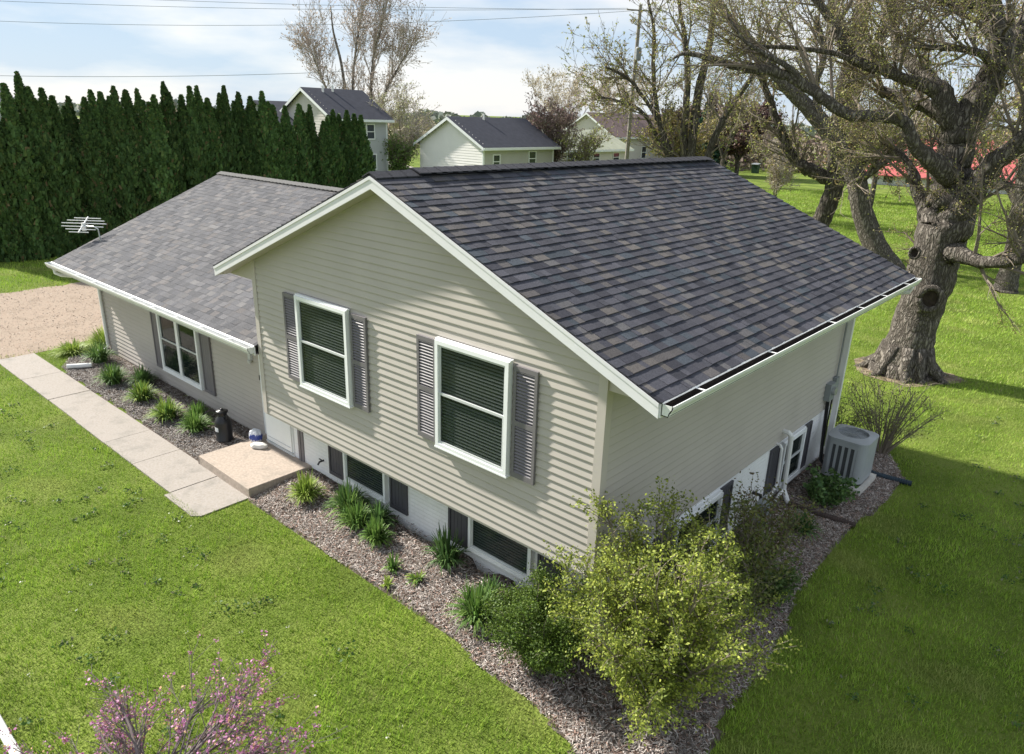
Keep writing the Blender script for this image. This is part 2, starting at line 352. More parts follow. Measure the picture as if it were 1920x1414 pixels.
# rake boards and soffits at the front gable
for sg, nm in ((1, 'r'), (-1, 'l')):
    xe = XA + sg * (XE - XA)
    m = MB(); m.prism([(XA, -OV - .02, ZA - .045), (xe, -OV - .02, ZE - .045), (xe, -OV - .02, ZE - .045 - FH), (XA, -OV - .02, ZA - .045 - FH)], (0, .02, 0)); m.build('rake_board', M['fascia'], house)
    m = MB(); m.prism([(XA, -OV - .03, ZA - .032), (xe, -OV - .03, ZE - .032), (xe, -OV - .03, ZE - .075), (XA, -OV - .03, ZA - .075)], (0, .012, 0)); m.build('drip_edge', M['fascia'], house)
    m = MB(); m.prism([(XA, -OV, ZA - .045 - FH + .012), (xe, -OV, ZE - .045 - FH + .012), (xe, -OV, ZE - .045 - FH + .03), (XA, -OV, ZA - .045 - FH + .03)], (0, OV + .02, 0)); m.build('rake_soffit', M['siding'], house)
    # boxed eave return and eave soffit
    xw = W if sg > 0 else 0
    zb = ZE - .045 - FH + .006
    m = MB(); m.prism([(xw, .004, zb), (xe, .004, zb), (xe, .004, ZE - .05), (xw, .004, gz(xw, .06))], (0, YB - .1, 0)); m.build('eave_box', M['trim'], house)
    m = MB(); m.prism([(xe, -OV, zb), (xe + sg * .018, -OV, zb), (xe + sg * .018, -OV, ZE - .03), (xe, -OV, ZE - .03)], (0, YB + OV, 0)); m.build('eave_fascia', M['fascia'], house)

def gutter_x(parent, x, y0, y1, z, sg):
    """K-style gutter running along y outside x"""
    pr = [(0, .0), (0, -.125), (.085, -.125), (.095, -.09), (.125, -.04), (.13, 0), (.118, 0), (.112, -.035), (.085, -.08), (.078, -.115), (.01, -.115), (.01, 0)]
    m = MB(); m.prism([(x + sg * a, y0, z + b) for a, b in pr], (0, y1 - y0, 0)); g = m.build('gutter', M['gutter'], parent)
    for yy in (y0, y1 - .004): m = MB(); m.prism([(x, yy, z), (x, yy, z - .125), (x + sg * .085, yy, z - .125), (x + sg * .127, yy, z - .04), (x + sg * .13, yy, z)], (0, .004, 0)); m.build('end_cap', M['gutter'], g)
    m = MB(); m.box(min(x + sg * .012, x + sg * .09), max(x + sg * .012, x + sg * .09), y0 + .01, y1 - .01, z - .114, z - .045); m.box(min(x + sg * .0105, x + sg * .016), max(x + sg * .0105, x + sg * .016), y0 + .01, y1 - .01, z - .11, z - .006); m.build('gutter_shade', M['guttershade'], g)  # black fill and back liner added to darken the gutter's inside
    return g
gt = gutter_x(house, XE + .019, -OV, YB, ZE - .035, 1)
for yy in (.41, 2.24, 4.3, 5.55, 6.75, 8.1):
    m = MB(); m.box(XE + .02, XE + .145, yy - .012, yy + .012, ZE - .043, ZE - .036); m.build('gutter_hanger', M['gutter'], gt)
m = MB(); m.prism([(XE + .012, -OV, ZE - .012), (XE + .03, -OV, ZE - .028), (XE + .03, -OV, ZE - .046), (XE + .012, -OV, ZE - .03)], (0, YB + OV, 0)); m.build('drip_edge', M['gutter'], house)
# downspout at the far corner
m = MB(); m.tube([(XE + .09, LY + .3, ZE - .15), (XE + .06, LY + .3, ZE - .25), (W + .09, LY - .01, ZE - .42), (W + .075, LY - .03, ZE - .55)], .045, 8)
m.box(W + .025, W + .125, LY - .09, LY + .0, .02, ZE - .5); m.build('downspout', M['pvc'], house)

# ================================================================== windows
def window_y(x0, x1, z0, z1, y, kind, fw=.056, parent=house, lip=True):
    """double hung window standing proud of plane y, facing -y"""
    m = MB()
    for a in ((x0, x0 + fw, z0, z1), (x1 - fw, x1, z0, z1), (x0 + fw, x1 - fw, z1 - fw, z1), (x0 + fw, x1 - fw, z0, z0 + fw)):
        m.box(a[0], a[1], y - .085, y, a[2], a[3])
    m.box(x0 - .012, x1 + .012, y - .06, y - .0, z1 + .001, z1 + .022); m.box(x0 - .012, x1 + .012, y - .09, y - .0, z0 - .022, z0 - .001)
    w_ = m.build('window', M['frame'], parent)
    a, b, c, d = x0 + fw, x1 - fw, z0 + fw, z1 - fw; zm = (c + d) / 2 + .02
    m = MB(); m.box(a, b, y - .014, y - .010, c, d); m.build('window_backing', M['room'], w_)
    if kind != 'slider':
        for zz0, zz1, dy in ((zm - .02, d, .045), (c, zm + .02, .058)):
            m = MB(); s = .035
            for q in ((a, a + s, zz0, zz1), (b - s, b, zz0, zz1), (a + s, b - s, zz1 - s, zz1), (a + s, b - s, zz0, zz0 + s)): m.box(q[0], q[1], y - dy - .012, y - dy + .010, q[2], q[3])
            m.build('sash', M['sash'], w_)
            m = MB(); m.box(a + s, b - s, y - dy - .002, y - dy + .002, zz0 + s, zz1 - s); m.build('pane', M['glass'], w_)
    else:
        xm = (a + b) / 2
        for q0, q1, dy in ((a, b, .05),):
            m = MB(); s = .03
            for q in ((q0, q0 + s, c, d), (q1 - s, q1, c, d), (q0 + s, q1 - s, d - s, d), (q0 + s, q1 - s, c, c + s)): m.box(q[0], q[1], y - dy - .012, y - dy + .010, q[2], q[3])
            m.build('sash', M['sash'], w_)
            m = MB(); m.box(q0 + s, q1 - s, y - dy - .002, y - dy + .002, c + s, d - s); m.build('pane', M['glass'], w_)
    if kind != 'open':
        m = MB(); z = c + .03
        while z < d - .02:
            m.add([(a + .01, y - .034, z), (b - .01, y - .034, z), (b - .01, y - .022, z + .020), (a + .01, y - .022, z + .020)], [(0, 1, 2, 3)]); z += .046
        m.build('blinds', M['blind'], w_)
    return w_

def shutter_y(x0, x1, z0, z1, y, louver=True, mt='shutter', parent=house):
    m = MB(); s = .045; t = .035
    for q in ((x0, x0 + s, z0, z1), (x1 - s, x1, z0, z1), (x0 + s, x1 - s, z1 - .06, z1), (x0 + s, x1 - s, z0, z0 + .07)): m.box(q[0], q[1], y - t, y, q[2], q[3])
    zm = z0 + (z1 - z0) * .5
    if louver: m.box(x0 + s, x1 - s, y - t, y, zm - .035, zm + .035)
    m.box(x0 + s, x1 - s, y - .008, y - .001, z0 + .07, z1 - .06)
    sh = m.build('shutter', M[mt], parent)
    m = MB()
    if louver:
        z = z0 + .075
        while z < z1 - .07:
            if not (zm - .05 < z < zm + .03): m.add([(x0 + s, y - .033, z), (x1 - s, y - .033, z), (x1 - s, y - .014, z + .018), (x0 + s, y - .014, z + .018), (x0 + s, y - .030, z - .006), (x1 - s, y - .030, z - .006)], [(0, 1, 2, 3), (4, 5, 1, 0)])
            z += .043
        m.build('louvers', M[mt], sh)
    else:
        for k in range(4):
            a = x0 + s + (x1 - x0 - 2 * s) * k / 4; m.box(a + .003, a + (x1 - x0 - 2 * s) / 4 - .003, y - .02, y - .009, z0 + .07, z1 - .06)
        m.build('panel', M[mt], sh)

YW = -.024
window_y(1.37, 2.71, 2.03, 3.55, YW, 'hung'); window_y(4.65, 5.955, 2.03, 3.55, YW, 'hung')
for a, b in ((.95, 1.335), (2.75, 3.12), (4.235, 4.61), (5.995, 6.37)): shutter_y(a, b, 2.04, 3.52, YW)
# basement windows in the painted brick
for a, b in ((1.70, 2.84), (4.78, 6.00)): window_y(a, b, .20, .98, YF, 'slider', .05)
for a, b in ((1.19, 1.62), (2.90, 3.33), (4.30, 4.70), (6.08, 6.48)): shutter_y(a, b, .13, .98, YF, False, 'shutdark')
# windows and shutters on the shaded side wall foundation (built facing -y, then turned to face +x)
def turn_children(objs, X):
    for o in objs:
        co = np.empty(len(o.data.vertices) * 3, np.float32); o.data.vertices.foreach_get('co', co); co = co.reshape(-1, 3)
        n = co.copy(); n[:, 0] = X - co[:, 1]; n[:, 1] = co[:, 0]; o.data.vertices.foreach_set('co', n.ravel()); o.data.update()
def side_piece(fn, *a, **k):
    before = set(bpy.data.objects); fn(*a, **k); turn_children([o for o in bpy.data.objects if o not in before and o.type == 'MESH'], W - .02)
side_piece(window_y, 1.95, 3.35, .10, 1.00, 0, 'open', .06); side_piece(window_y, 5.72, 6.72, .12, 1.04, 0, 'open', .06)
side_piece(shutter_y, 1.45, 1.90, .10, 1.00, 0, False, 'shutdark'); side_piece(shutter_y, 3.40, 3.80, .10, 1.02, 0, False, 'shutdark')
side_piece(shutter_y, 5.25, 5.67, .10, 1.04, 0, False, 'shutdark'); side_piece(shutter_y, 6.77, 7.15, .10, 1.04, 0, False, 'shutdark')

# ================================================================== low wing
WX0 = -9.40; WY = .75; WEX = -10.06; WEY = -.09; WEZ = 2.40; WRY, WRZ = 4.80, 4.48; WM = (WRZ - WEZ) / (WRY - WEY); WYB = 2 * WRY - WEY
zt = WEZ + WM * (WY - WEY) - .16
m = MB(); m.prism([(WX0, WY, -.4), (WX0, 9.1, -.4), (WX0, 9.1, zt), (WX0, WRY, WRZ - .18), (WX0, WY, zt)], (-WX0 - .03, 0, 0)); wing = m.build('wing_wall', M['siding'], house)
boards(wing, -.2, 2.44, WY, (WX0 + .07, -1.38), 'y', -1)
m = MB(); m.box(WX0 - .028, WX0 + .08, WY - .029, WY + .08, -.25, 2.35); m.build('corner_post', M['trim'], house)
# wing windows: a pair
wn = window_y(-5.87, -3.92, .30, 1.86, WY - .024, 'open', .07)
m = MB(); m.box(-4.955, -4.835, WY - .107, WY - .05, .375, 1.79); m.build('mullion', M['frame'], wn)
shutter_y(-6.33, -5.91, .26, 1.86, WY - .024, False); shutter_y(-3.88, -3.43, .26, 1.86, WY - .024, False)
# entry door beside the raised block
m = MB(); m.box(-1.38, -1.29, WY - .06, WY + .02, .03, 2.15); m.box(-.36, -.27, WY - .06, WY + .02, .03, 2.15); m.box(-1.29, -.36, WY - .06, WY + .02, 2.08, 2.15); m.box(-.93, .03, .475, WY - .07, .0, 2.15)
door = m.build('entry_door', M['white'], house)
m = MB(); m.box(-.86, .0, .452, .474, .14, 2.078); m.build('door_leaf', M['white'], door)
m = MB(); m.box(-.82, -.04, .444, .451, .22, .235); m.box(-.90, .02, .44, .474, .10, .125); m.build('kick_rail', M['sash'], door)
m = MB(); m.box(.19, .36, YF - .02, YF - .001, .03, ZS - .035); m.box(.24, .28, YF - .032, YF - .02, .03, ZS - .035); m.build('door_side_strip', M['shutter'], door)  # raised grey strip beside the door, in the shutter grey
# wing roof
m = MB(); m.prism([(WEX, WEY, WEZ - .03), (WEX, WRY, WRZ - .03), (WEX, WYB, WEZ - .03), (WEX, WYB, WEZ - .06), (WEX, WRY, WRZ - .06), (WEX, WEY, WEZ - .06)], (-WEX - .022, 0, 0)); wroof = m.build('wing_roof', M['deck'], house)
sv = Vector((0, WRY - WEY, WRZ - WEZ)); sl = sv.length; sv /= sl; nv = Vector((0, -sv.z, sv.y))
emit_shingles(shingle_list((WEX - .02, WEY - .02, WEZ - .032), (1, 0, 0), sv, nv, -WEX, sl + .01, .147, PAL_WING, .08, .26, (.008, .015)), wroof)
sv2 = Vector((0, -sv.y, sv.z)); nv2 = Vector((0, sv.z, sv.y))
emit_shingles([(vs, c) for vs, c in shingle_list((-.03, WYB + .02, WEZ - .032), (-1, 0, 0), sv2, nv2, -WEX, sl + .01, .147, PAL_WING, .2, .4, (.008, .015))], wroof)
m = MB(); x = WEX - .02
while x < -.3:
    h = .03 + random.uniform(0, .005)
    for sg in (-1, 1):
        m.add([(x, WRY, WRZ + h), (x, WRY + sg * .15, WRZ + h - .062), (x + .26, WRY + sg * .15, WRZ + h - .07), (x + .26, WRY, WRZ + h - .008), (x, WRY + sg * .15, WRZ + h - .085), (x + .26, WRY + sg * .15, WRZ + h - .09)],
              [(0, 1, 2, 3), (1, 4, 5, 2)] if sg < 0 else [(3, 2, 1, 0), (2, 5, 4, 1)])
    x += .18
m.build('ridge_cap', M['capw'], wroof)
m = MB(); m.box(WEX, -.022, WEY - .018, WEY, WEZ - .19, WEZ - .03); m.build('eave_fascia', M['fascia'], house)
m = MB(); m.box(WEX, -.022, WEY, WY + .3, WEZ - .19, WEZ - .175); m.build('eave_soffit', M['trim'], house)
m = MB(); m.prism([(WEX - .02, WEY, WEZ - .19), (WEX - .02, WEY, WEZ - .03), (WEX - .02, WRY, WRZ - .03), (WEX - .02, WRY, WRZ - .19)], (.02, 0, 0)); m.build('rake_board', M['fascia'], house)
m = MB(); m.prism([(WEX, WEY, WEZ - .19), (WEX, WEY, WEZ - .17), (WEX, WRY, WRZ - .17), (WEX, WRY, WRZ - .19)], (WX0 - WEX, 0, 0)); m.build('rake_soffit', M['trim'], house)
# wing gutter along x
pr = [(0, .0), (0, -.125), (.085, -.125), (.095, -.09), (.125, -.04), (.13, 0), (.118, 0), (.112, -.035), (.085, -.08), (.078, -.115), (.01, -.115), (.01, 0)]
yg = WEY - .019; zg = WEZ - .035; gx0, gx1 = WEX - .12, -.036
m = MB(); m.prism([(gx0, yg - a, zg + b) for a, b in pr], (gx1 - gx0, 0, 0)); wg = m.build('gutter', M['gutter'], house)
for xx in (gx0, gx1 - .004): m = MB(); m.prism([(xx, yg, zg), (xx, yg, zg - .125), (xx, yg - .085, zg - .125), (xx, yg - .127, zg - .04), (xx, yg - .13, zg)], (.004, 0, 0)); m.build('end_cap', M['gutter'], wg)
m = MB(); m.box(gx0 + .01, gx1 - .01, yg - .09, yg - .012, zg - .114, zg - .09); m.build('gutter_silt', mat('gutter_silt', (.20, .20, .19), .9, .1, .3, 9), wg)
for xx in np.arange(-9.2, -.3, 1.05):
    m = MB(); m.box(xx - .014, xx + .014, yg - .128, yg - .002, zg - .008, zg - .001); m.build('gutter_hanger', M['gutter'], wg)
m = MB(); m.prism([(WEX - .03, WEY - .012, WEZ - .012), (WEX - .03, WEY - .032, WEZ - .026), (WEX - .03, WEY - .032, WEZ - .05), (WEX - .03, WEY - .012, WEZ - .036)], (-WEX, 0, 0)); m.build('drip_edge', M['gutter'], house)
# wing downspout: elbow from the gutter, back under the soffit to the wall corner, down, and out on the bed
m = MB(); m.tube([(-9.75, yg - .06, zg - .11), (-9.75, yg - .05, zg - .22), (-9.68, yg + .05, zg - .28), (-9.40, WY - .15, zg - .40), (-9.36, WY - .07, zg - .52), (-9.36, WY - .07, .10), (-9.38, WY - .12, .0), (-9.48, WY - .30, -.05)], .042, 8); m.build('downspout', M['pvc'], house)
m = MB(); m.tube([(-8.40, -.10, -.05), (-8.72, -.58, -.06)], [.06, .065], 10); m.build('downspout_extension', M['pvc'], house)
# little things on the walls
m = MB(); m.box(-1.78, -1.68, WY - .07, WY - .015, 1.54, 1.68); m.lathe((-1.73, WY - .06, 1.46), [(.03, 0), (.045, .03), (.045, .07), (.02, .08)], 10); m.build('wall_light', M['sash'], house)
m = MB(); m.box(-1.48, -1.435, WY - .03, WY - .013, 1.16, 1.26); m.build('doorbell', M['black'], house)
m = MB(); m.tube([(.98, YF, .30), (.98, YF - .09, .30), (.98, YF - .13, .25)], .018, 6); m.tube([(.945, YF - .07, .345), (1.015, YF - .07, .345)], .012, 6); m.build('hose_tap', M['black'], house)
# electricity boxes, conduit and cable near the far corner of the side wall
m = MB(); m.box(W + .02, W + .13, 7.48, 7.74, 1.36, 1.70); m.build('meter_box', M['boxgrey'], house)
m = MB(); m.tube([(W + .13, 7.61, 1.56), (W + .19, 7.61, 1.56)], .085, 14); m.build('meter_cover', M['metal'], house)
m = MB(); m.box(W + .02, W + .10, 7.84, 8.0, 1.45, 1.74); m.tube([(W + .06, 7.92, 1.74), (W + .06, 7.92, 3.2)], .014, 6); m.build('cable_box', M['boxgrey'], house)
m = MB(); m.tube([(W + .07, 7.62, 1.36), (W + .07, 7.66, 1.1), (W + .08, 7.68, .75), (W + .14, 7.55, .42), (W + .22, 7.36, .22), (W + .33, 7.30, .14)], .035, 8); m.build('cable_conduit', M['black'], house)
m = MB(); m.tube([(W + .06, 7.9, 1.45), (W + .06, 7.9, .3)], .016, 6); m.build('cable_conduit', M['black'], house)
# white pvc vent and condensate pipes
m = MB(); m.tube([(W - .02, 5.62, 1.30), (W + .11, 5.62, 1.30), (W + .16, 5.62, 1.26), (W + .16, 5.66, 1.1), (W + .16, 5.72, .18), (W + .30, 5.66, -.03)], .045, 9); m.tube([(W + .16, 5.72, .2), (W + .15, 5.30, .02)], .03, 8); m.build('vent_pipe', M['pvc'], house)
m = MB(); m.tube([(W - .02, 5.40, 1.13), (W + .08, 5.40, 1.13), (W + .11, 5.42, 1.06), (W + .11, 5.48, .35), (W + .11, 5.22, .22), (W + .11, 5.1, .2)], .026, 8); m.build('vent_pipe', M['pvc'], house)
m = MB(); m.tube([(W - .02, 4.75, .42), (W + .12, 4.75, .42), (W + .14, 4.75, .3)], .03, 8); m.build('dryer_vent', M['black'], house)
m = MB(); m.tube([(W - .05, LY + .12, .04), (W + .5, LY - .12, .02), (W + .92, LY - .2, -.03)], .055, 9); m.build('downspout_extension', M['pvc'], house)

# ================================================================== antenna on the wing roof
an = thing('tv_antenna', 'small white television antenna on the left edge of the low roof', 'antenna', (-9.72, 1.04, 2.885))
m = MB(); m.tube([(-9.72, 1.04, 2.86), (-9.74, 1.03, 3.16), (-9.85, .98, 3.22), (-10.25, .86, 3.22)], .018, 8); m.build('mast', M['metal'], an)
ex = Vector((math.cos(R(41)), math.sin(R(41)), 0)); ey = Vector((-math.sin(R(41)), math.cos(R(41)), 0)); c0 = Vector((-10.25, .86, 3.24))
m = MB(); m.tube([c0 - ey * .28 - Vector((0, 0, .17)), c0 + ey * .28 + Vector((0, 0, .17))], .018, 6); m.build('boom', M['pvc'], an)
for d, l, h in ((-.26, .26, -.16), (-.16, .40, -.10), (-.06, .56, -.04), (.04, .60, .03), (.14, .50, .09), (.24, .36, .14)):
    q = c0 + ey * d + Vector((0, 0, h)); m = MB(); m.tube([q - ex * l, q + ex * l], .014, 6); m.build('element', M['pvc'], an)
m = MB(); m.tube([c0 + Vector((0, 0, -.16)), c0 + Vector((0, 0, .05))], .05, 8); m.build('amplifier', M['pvc'], an)
# ================================================================== GROUND
def in_poly(px, py, poly):
    inside = np.zeros(len(px), bool); n = len(poly)
    for i in range(n):
        x1, y1 = poly[i]; x2, y2 = poly[(i + 1) % n]
        if y1 == y2: continue
        c = ((y1 > py) != (y2 > py)) & (px < (x2 - x1) * (py - y1) / (y2 - y1) + x1); inside ^= c
    return inside
def wob(poly, amp, step):
    out = []
    for i in range(len(poly)):
        a = Vector(poly[i] + (0,)); b = Vector(poly[(i + 1) % len(poly)] + (0,)); n = max(1, int((b - a).length / step))
        for k in range(n):
            p = a.lerp(b, k / n); out.append((p.x + random.uniform(-amp, amp), p.y + random.uniform(-amp, amp)))
    return out
m = MB()
xs = [-3000, -900, -300, -120, -60, -30, -15, 0, 15, 40, 120, 400, 3000]; ys = [-1500, -300, -80, -30, -10, 5, 20, 40, 80, 160, 320, 800, 4000]
m.add([(x, y, GZ) for y in ys for x in xs], [(j * len(xs) + i, j * len(xs) + i + 1, (j + 1) * len(xs) + i + 1, (j + 1) * len(xs) + i) for j in range(len(ys) - 1) for i in range(len(xs) - 1)])
m.build('lawn', M['lawn'], kind='structure')
drive_poly = wob([(-18.4, -40), (-11.2, -40), (-10.9, -6), (-10.75, -.4), (-11.6, 2.2), (-12.4, 4.2), (-12.2, 10.5), (-19.6, 10.5), (-19.0, 3.6), (-18.8, .6)], .12, .5)
m = MB(); m.add([(x, y, GZ + .006) for x, y in drive_poly], [tuple(range(len(drive_poly)))]); m.build('driveway', M['gravel'], kind='structure')

soil_poly = wob([(6.88 + 1.35 * math.cos(R(a)) * (1 + .2 * math.sin(R(3 * a))), 15.5 + 1.2 * math.sin(R(a))) for a in range(0, 360, 24)], .12, .3)
m = MB(); m.add([(x, y, GZ + .008) for x, y in soil_poly], [tuple(range(len(soil_poly)))]); m.build('bare_soil', mat('bare_soil', (.17, .13, .095), .95, .1, .3, 5, bump=.02, bscale=30, col2=(.24, .19, .14)), kind='structure')
def pebbles():
    n = 14000; x = rng.uniform(-19.6, -10.7, n); y = rng.uniform(-6, 10, n); k = in_poly(x + rng.normal(0, .15, n), y + rng.normal(0, .15, n), drive_poly); x, y = x[k], y[k]; n = len(x)
    a = rng.uniform(0, 2 * np.pi, n); s = rng.uniform(.006, .02, n); A = np.stack([np.cos(a), np.sin(a), rng.normal(0, .3, n)], -1) * s[:, None]; B = np.stack([-np.sin(a), np.cos(a), rng.normal(0, .3, n)], -1) * (s * .7)[:, None]
    pl = np.array([(.36, .30, .25), (.32, .26, .21), (.27, .215, .17), (.40, .34, .29)]); t = pl[rng.integers(0, 4, n)] * rng.uniform(.8, 1.2, (n, 1)); P = np.stack([x, y, np.full(n, GZ + .018)], -1)
    v = np.empty((n, 4, 3)); v[:, 0] = P - A - B; v[:, 1] = P + A - B; v[:, 2] = P + A + B; v[:, 3] = P - A + B
    link_mesh('gravel', v.reshape(-1, 3), np.arange(n * 4).reshape(n, 4), M['chip'], None, None, False, np.repeat(t, 4, 0), kind='stuff', label='loose gravel on the driveway', category='gravel')
pebbles()
# ---- planting beds (mulch): soil surface that rises to the wall, chips scattered over it
bed_front = [(.58, .5), (.62, -.80), (2.1, -.84), (3.3, -.86), (4.4, -.78), (5.5, -.82), (6.4, -.95), (7.15, -.98), (7.8, -1.1), (8.3, -1.35), (9.0, -1.2), (9.12, -.3), (8.95, .3), (9.02, 1.4), (8.75, 3.0), (8.6, 4.6), (8.68, 5.9), (8.8, 7.2), (8.78, 8.4), (8.3, 9.35), (7.2, 9.3), (7.26, 8.2), (7.26, .52)]
bed_wing = [(-9.7, .85), (-9.6, -.2), (-8.95, -.62), (-8.3, -.70), (-1.31, -.70), (-1.31, .74), (-9.3, .74)]
def bed_h(x, y):
    """height of the mulch"""
    d = np.maximum(0, np.minimum(1, np.where(x < .5, (y + .72) / 1.2, np.where(y < .5, (y + .9) / 1.4, (9.0 - x) / 1.7))))
    return GZ + .022 + np.where(x < .5, .02, .125) * d + .012 * np.sin(x * 5.1 + 1.3 * y) * np.cos(y * 6.3)
def bed(poly, name, step=.14):
    poly = wob(poly, .035, .25) ; xs_ = [p[0] for p in poly]; ys_ = [p[1] for p in poly]
    gx, gy = np.meshgrid(np.arange(min(xs_) - .1, max(xs_) + .1, step), np.arange(min(ys_) - .1, max(ys_) + .1, step))
    ins = in_poly(gx.ravel(), gy.ravel(), poly).reshape(gx.shape)
    hz = np.where(ins, bed_h(gx, gy), GZ - .03); v = np.stack([gx, gy, hz], -1).reshape(-1, 3); nx = gx.shape[1]
    fs = [(j * nx + i, j * nx + i + 1, (j + 1) * nx + i + 1, (j + 1) * nx + i) for j in range(gx.shape[0] - 1) for i in range(nx - 1)
          if ins[j, i] or ins[j, i + 1] or ins[j + 1, i] or ins[j + 1, i + 1]]
    link_mesh(name, v, fs, M['soil'], None, None, True, kind='structure'); return poly
bf = bed(bed_front, 'planting_bed'); bw = bed(bed_wing, 'planting_bed')
def quads_at(P, A, B, tint):
    """P centres, A and B half axes -> quads"""
    n = len(P); v = np.empty((n, 4, 3)); v[:, 0] = P - A - B; v[:, 1] = P + A - B; v[:, 2] = P + A + B; v[:, 3] = P - A + B
    return v.reshape(-1, 3), np.arange(n * 4).reshape(n, 4), np.repeat(tint, 4, 0)
def chips(poly, dens, pal, name, label):
    xs_ = [p[0] for p in poly]; ys_ = [p[1] for p in poly]; A = (max(xs_) - min(xs_)) * (max(ys_) - min(ys_)); n = int(A * dens)
    x = rng.uniform(min(xs_), max(xs_), n); y = rng.uniform(min(ys_), max(ys_), n); k = in_poly(x, y, poly)
    # bare soil right against the walls
    dw = np.where(x < .5, .74 - y, np.where(y < .5, .5 - y, x - 7.28)); k &= rng.random(n) < np.clip(dw / .45, .12, 1)
    x, y = x[k], y[k]; n = len(x); P = np.stack([x, y, bed_h(x, y) + rng.uniform(.004, .022, n)], -1)
    a = rng.uniform(0, 2 * np.pi, n); tl = rng.normal(0, .28, n); ln = rng.uniform(.012, .038, n); wd = rng.uniform(.0022, .006, n)
    Aa = np.stack([np.cos(a), np.sin(a), tl], -1) * ln[:, None]; Bb = np.stack([-np.sin(a), np.cos(a), rng.normal(0, .35, n)], -1) * wd[:, None]
    pl = np.array(pal); t = pl[rng.integers(0, len(pl), n)] * rng.uniform(.7, 1.25, (n, 1))
    v, f, c = quads_at(P, Aa, Bb, t); link_mesh(name, v, f, M['chip'], None, None, False, c, kind='stuff', label=label, category='mulch')
chips(bw, 3000, [(.24, .22, .205), (.33, .305, .29), (.16, .14, .13), (.42, .39, .37), (.13, .095, .075)], 'wood_mulch', 'grey wood mulch in the bed along the low wing')
chips(bf, 3000, [(.30, .265, .24), (.41, .365, .335), (.20, .17, .15), (.52, .465, .43), (.32, .22, .18), (.14, .10, .08)], 'wood_mulch', 'grey-pink wood mulch in the bed around the gable corner')

# ---- concrete walk, one slab at a time, and the stoop
walk = MB().box(-10.75, .55, -1.62, -.80, GZ - .2, GZ - .01).build('walk', M['soil'], kind='structure')
jx = [-10.72, -8.62, -6.75, -5.02, -3.5, -2.15, -.58, .56]
for a, b in zip(jx, jx[1:]):
    dz = random.uniform(-.008, .008); e = .02 if a == -8.62 or b == -8.62 else .006
    y0, y1 = -1.66 - (.10 if b > 0 else 0) + random.uniform(-.015, .015), -.745
    c_ = .05; z0, z1 = GZ - .12, GZ + .028 + dz; x0, x1 = a + e, b - e
    m = MB(); q = [(x0, y0 + .01), (x1 - (.12 if b > 0 else 0), y0 + .01), (x1, y0 + (.12 if b > 0 else .01)), (x1, y1), (x0, y1)]
    m.prism([(x, y, z0) for x, y in q], (0, 0, z1 - z0)); m.build('slab', M['concrete'], walk)
st = MB(); st.prism([(-1.29, -.785, -.40), (.57, -.785, -.40), (.57, -.785, .035), (.558, -.773, .047), (-1.278, -.773, .047), (-1.29, -.785, .035)], (0, WY + .785 - .01, 0))
st.build('stoop', M['stoopc'], None, (-.36, -.15, -.15), label='low square concrete entry stoop at the end of the walk', category='stoop')

# ================================================================== small things near the house
def at(x, y): return float(bed_h(np.array(x), np.array(y)))
zc = at(-1.95, .10)
can = thing('milk_can', 'black painted milk can with white label beside the stoop', 'milk can', (-1.95, .10, zc - .01))
b0 = (-1.95, .10, zc - .01)
m = MB(); m.lathe(b0, [(.155, 0), (.17, .012), (.17, .04), (.162, .05), (.165, .40), (.16, .43), (.135, .48), (.105, .53), (.095, .55), (.095, .60), (.115, .63)], 24); m.build('body', M['black'], can, smooth=True)
m = MB(); m.lathe((b0[0], b0[1], b0[2] + .62), [(.118, 0), (.122, .012), (.122, .03), (.09, .045), (.03, .05), (.03, .075), (.0, .08)], 24); m.build('lid', M['black'], can, smooth=True)
for sg in (-1, 1):
    m = MB(); m.tube([(b0[0] + sg * .12, b0[1], b0[2] + .50), (b0[0] + sg * .19, b0[1], b0[2] + .53), (b0[0] + sg * .18, b0[1], b0[2] + .60), (b0[0] + sg * .10, b0[1], b0[2] + .60)], .011, 6); m.build('handle', M['black'], can)
m = MB(); vs = []; k = 7
for i in range(k):
    a = R(-98 + 34 * i / (k - 1)); vs += [(b0[0] + .1675 * math.cos(a), b0[1] + .1675 * math.sin(a), b0[2] + z) for z in (.24, .33)]
m.add(vs, [(2 * i, 2 * i + 2, 2 * i + 3, 2 * i + 1) for i in range(k - 1)]); m.build('label', M['white'], can)
def crumpled(name, c, s, mt, label, cat, rz=0, seed=1, band=None):
    rd = random.Random(seed); import bmesh
    bm = bmesh.new(); bmesh.ops.create_icosphere(bm, subdivisions=3, radius=1)
    for v in bm.verts:
        k = 1 + rd.uniform(-.10, .10); x, y, z = v.co * k; z = max(z, -.75)
        e = .75; x = math.copysign(abs(x) ** e, x); y = math.copysign(abs(y) ** e, y)
        x, y, z = x * s[0], y * s[1], (z + .75) * s[2]
        v.co = (x * math.cos(rz) - y * math.sin(rz), x * math.sin(rz) + y * math.cos(rz), z)
    me = bpy.data.meshes.new(name); bm.to_mesh(me); bm.free()
    me.materials.append(mt)
    if band:
        me.materials.append(band)
        for p in me.polygons:
            if s[2] * .35 < p.center.z < s[2] * 1.15 and p.center.x > -s[0] * .3: p.material_index = 1
    o = bpy.data.objects.new(name, me); COL.objects.link(o); o.location = c; o['label'] = label; o['category'] = cat
crumpled('plastic_bag', (-1.12, .34, .047), (.13, .10, .15), mat('bag_white', (.62, .64, .70), .5, .4, .1, 12), 'blue and white bag standing on the stoop by the wall', 'bag', .4, 3, mat('bag_blue', (.035, .06, .26), .45, .4, .15, 10))
crumpled('plastic_bag', (-.80, .22, .047), (.17, .08, .06), mat('bag_pale', (.66, .64, .60), .5, .4, .1, 12), 'flattened white bag lying on the stoop', 'bag', .6, 5)

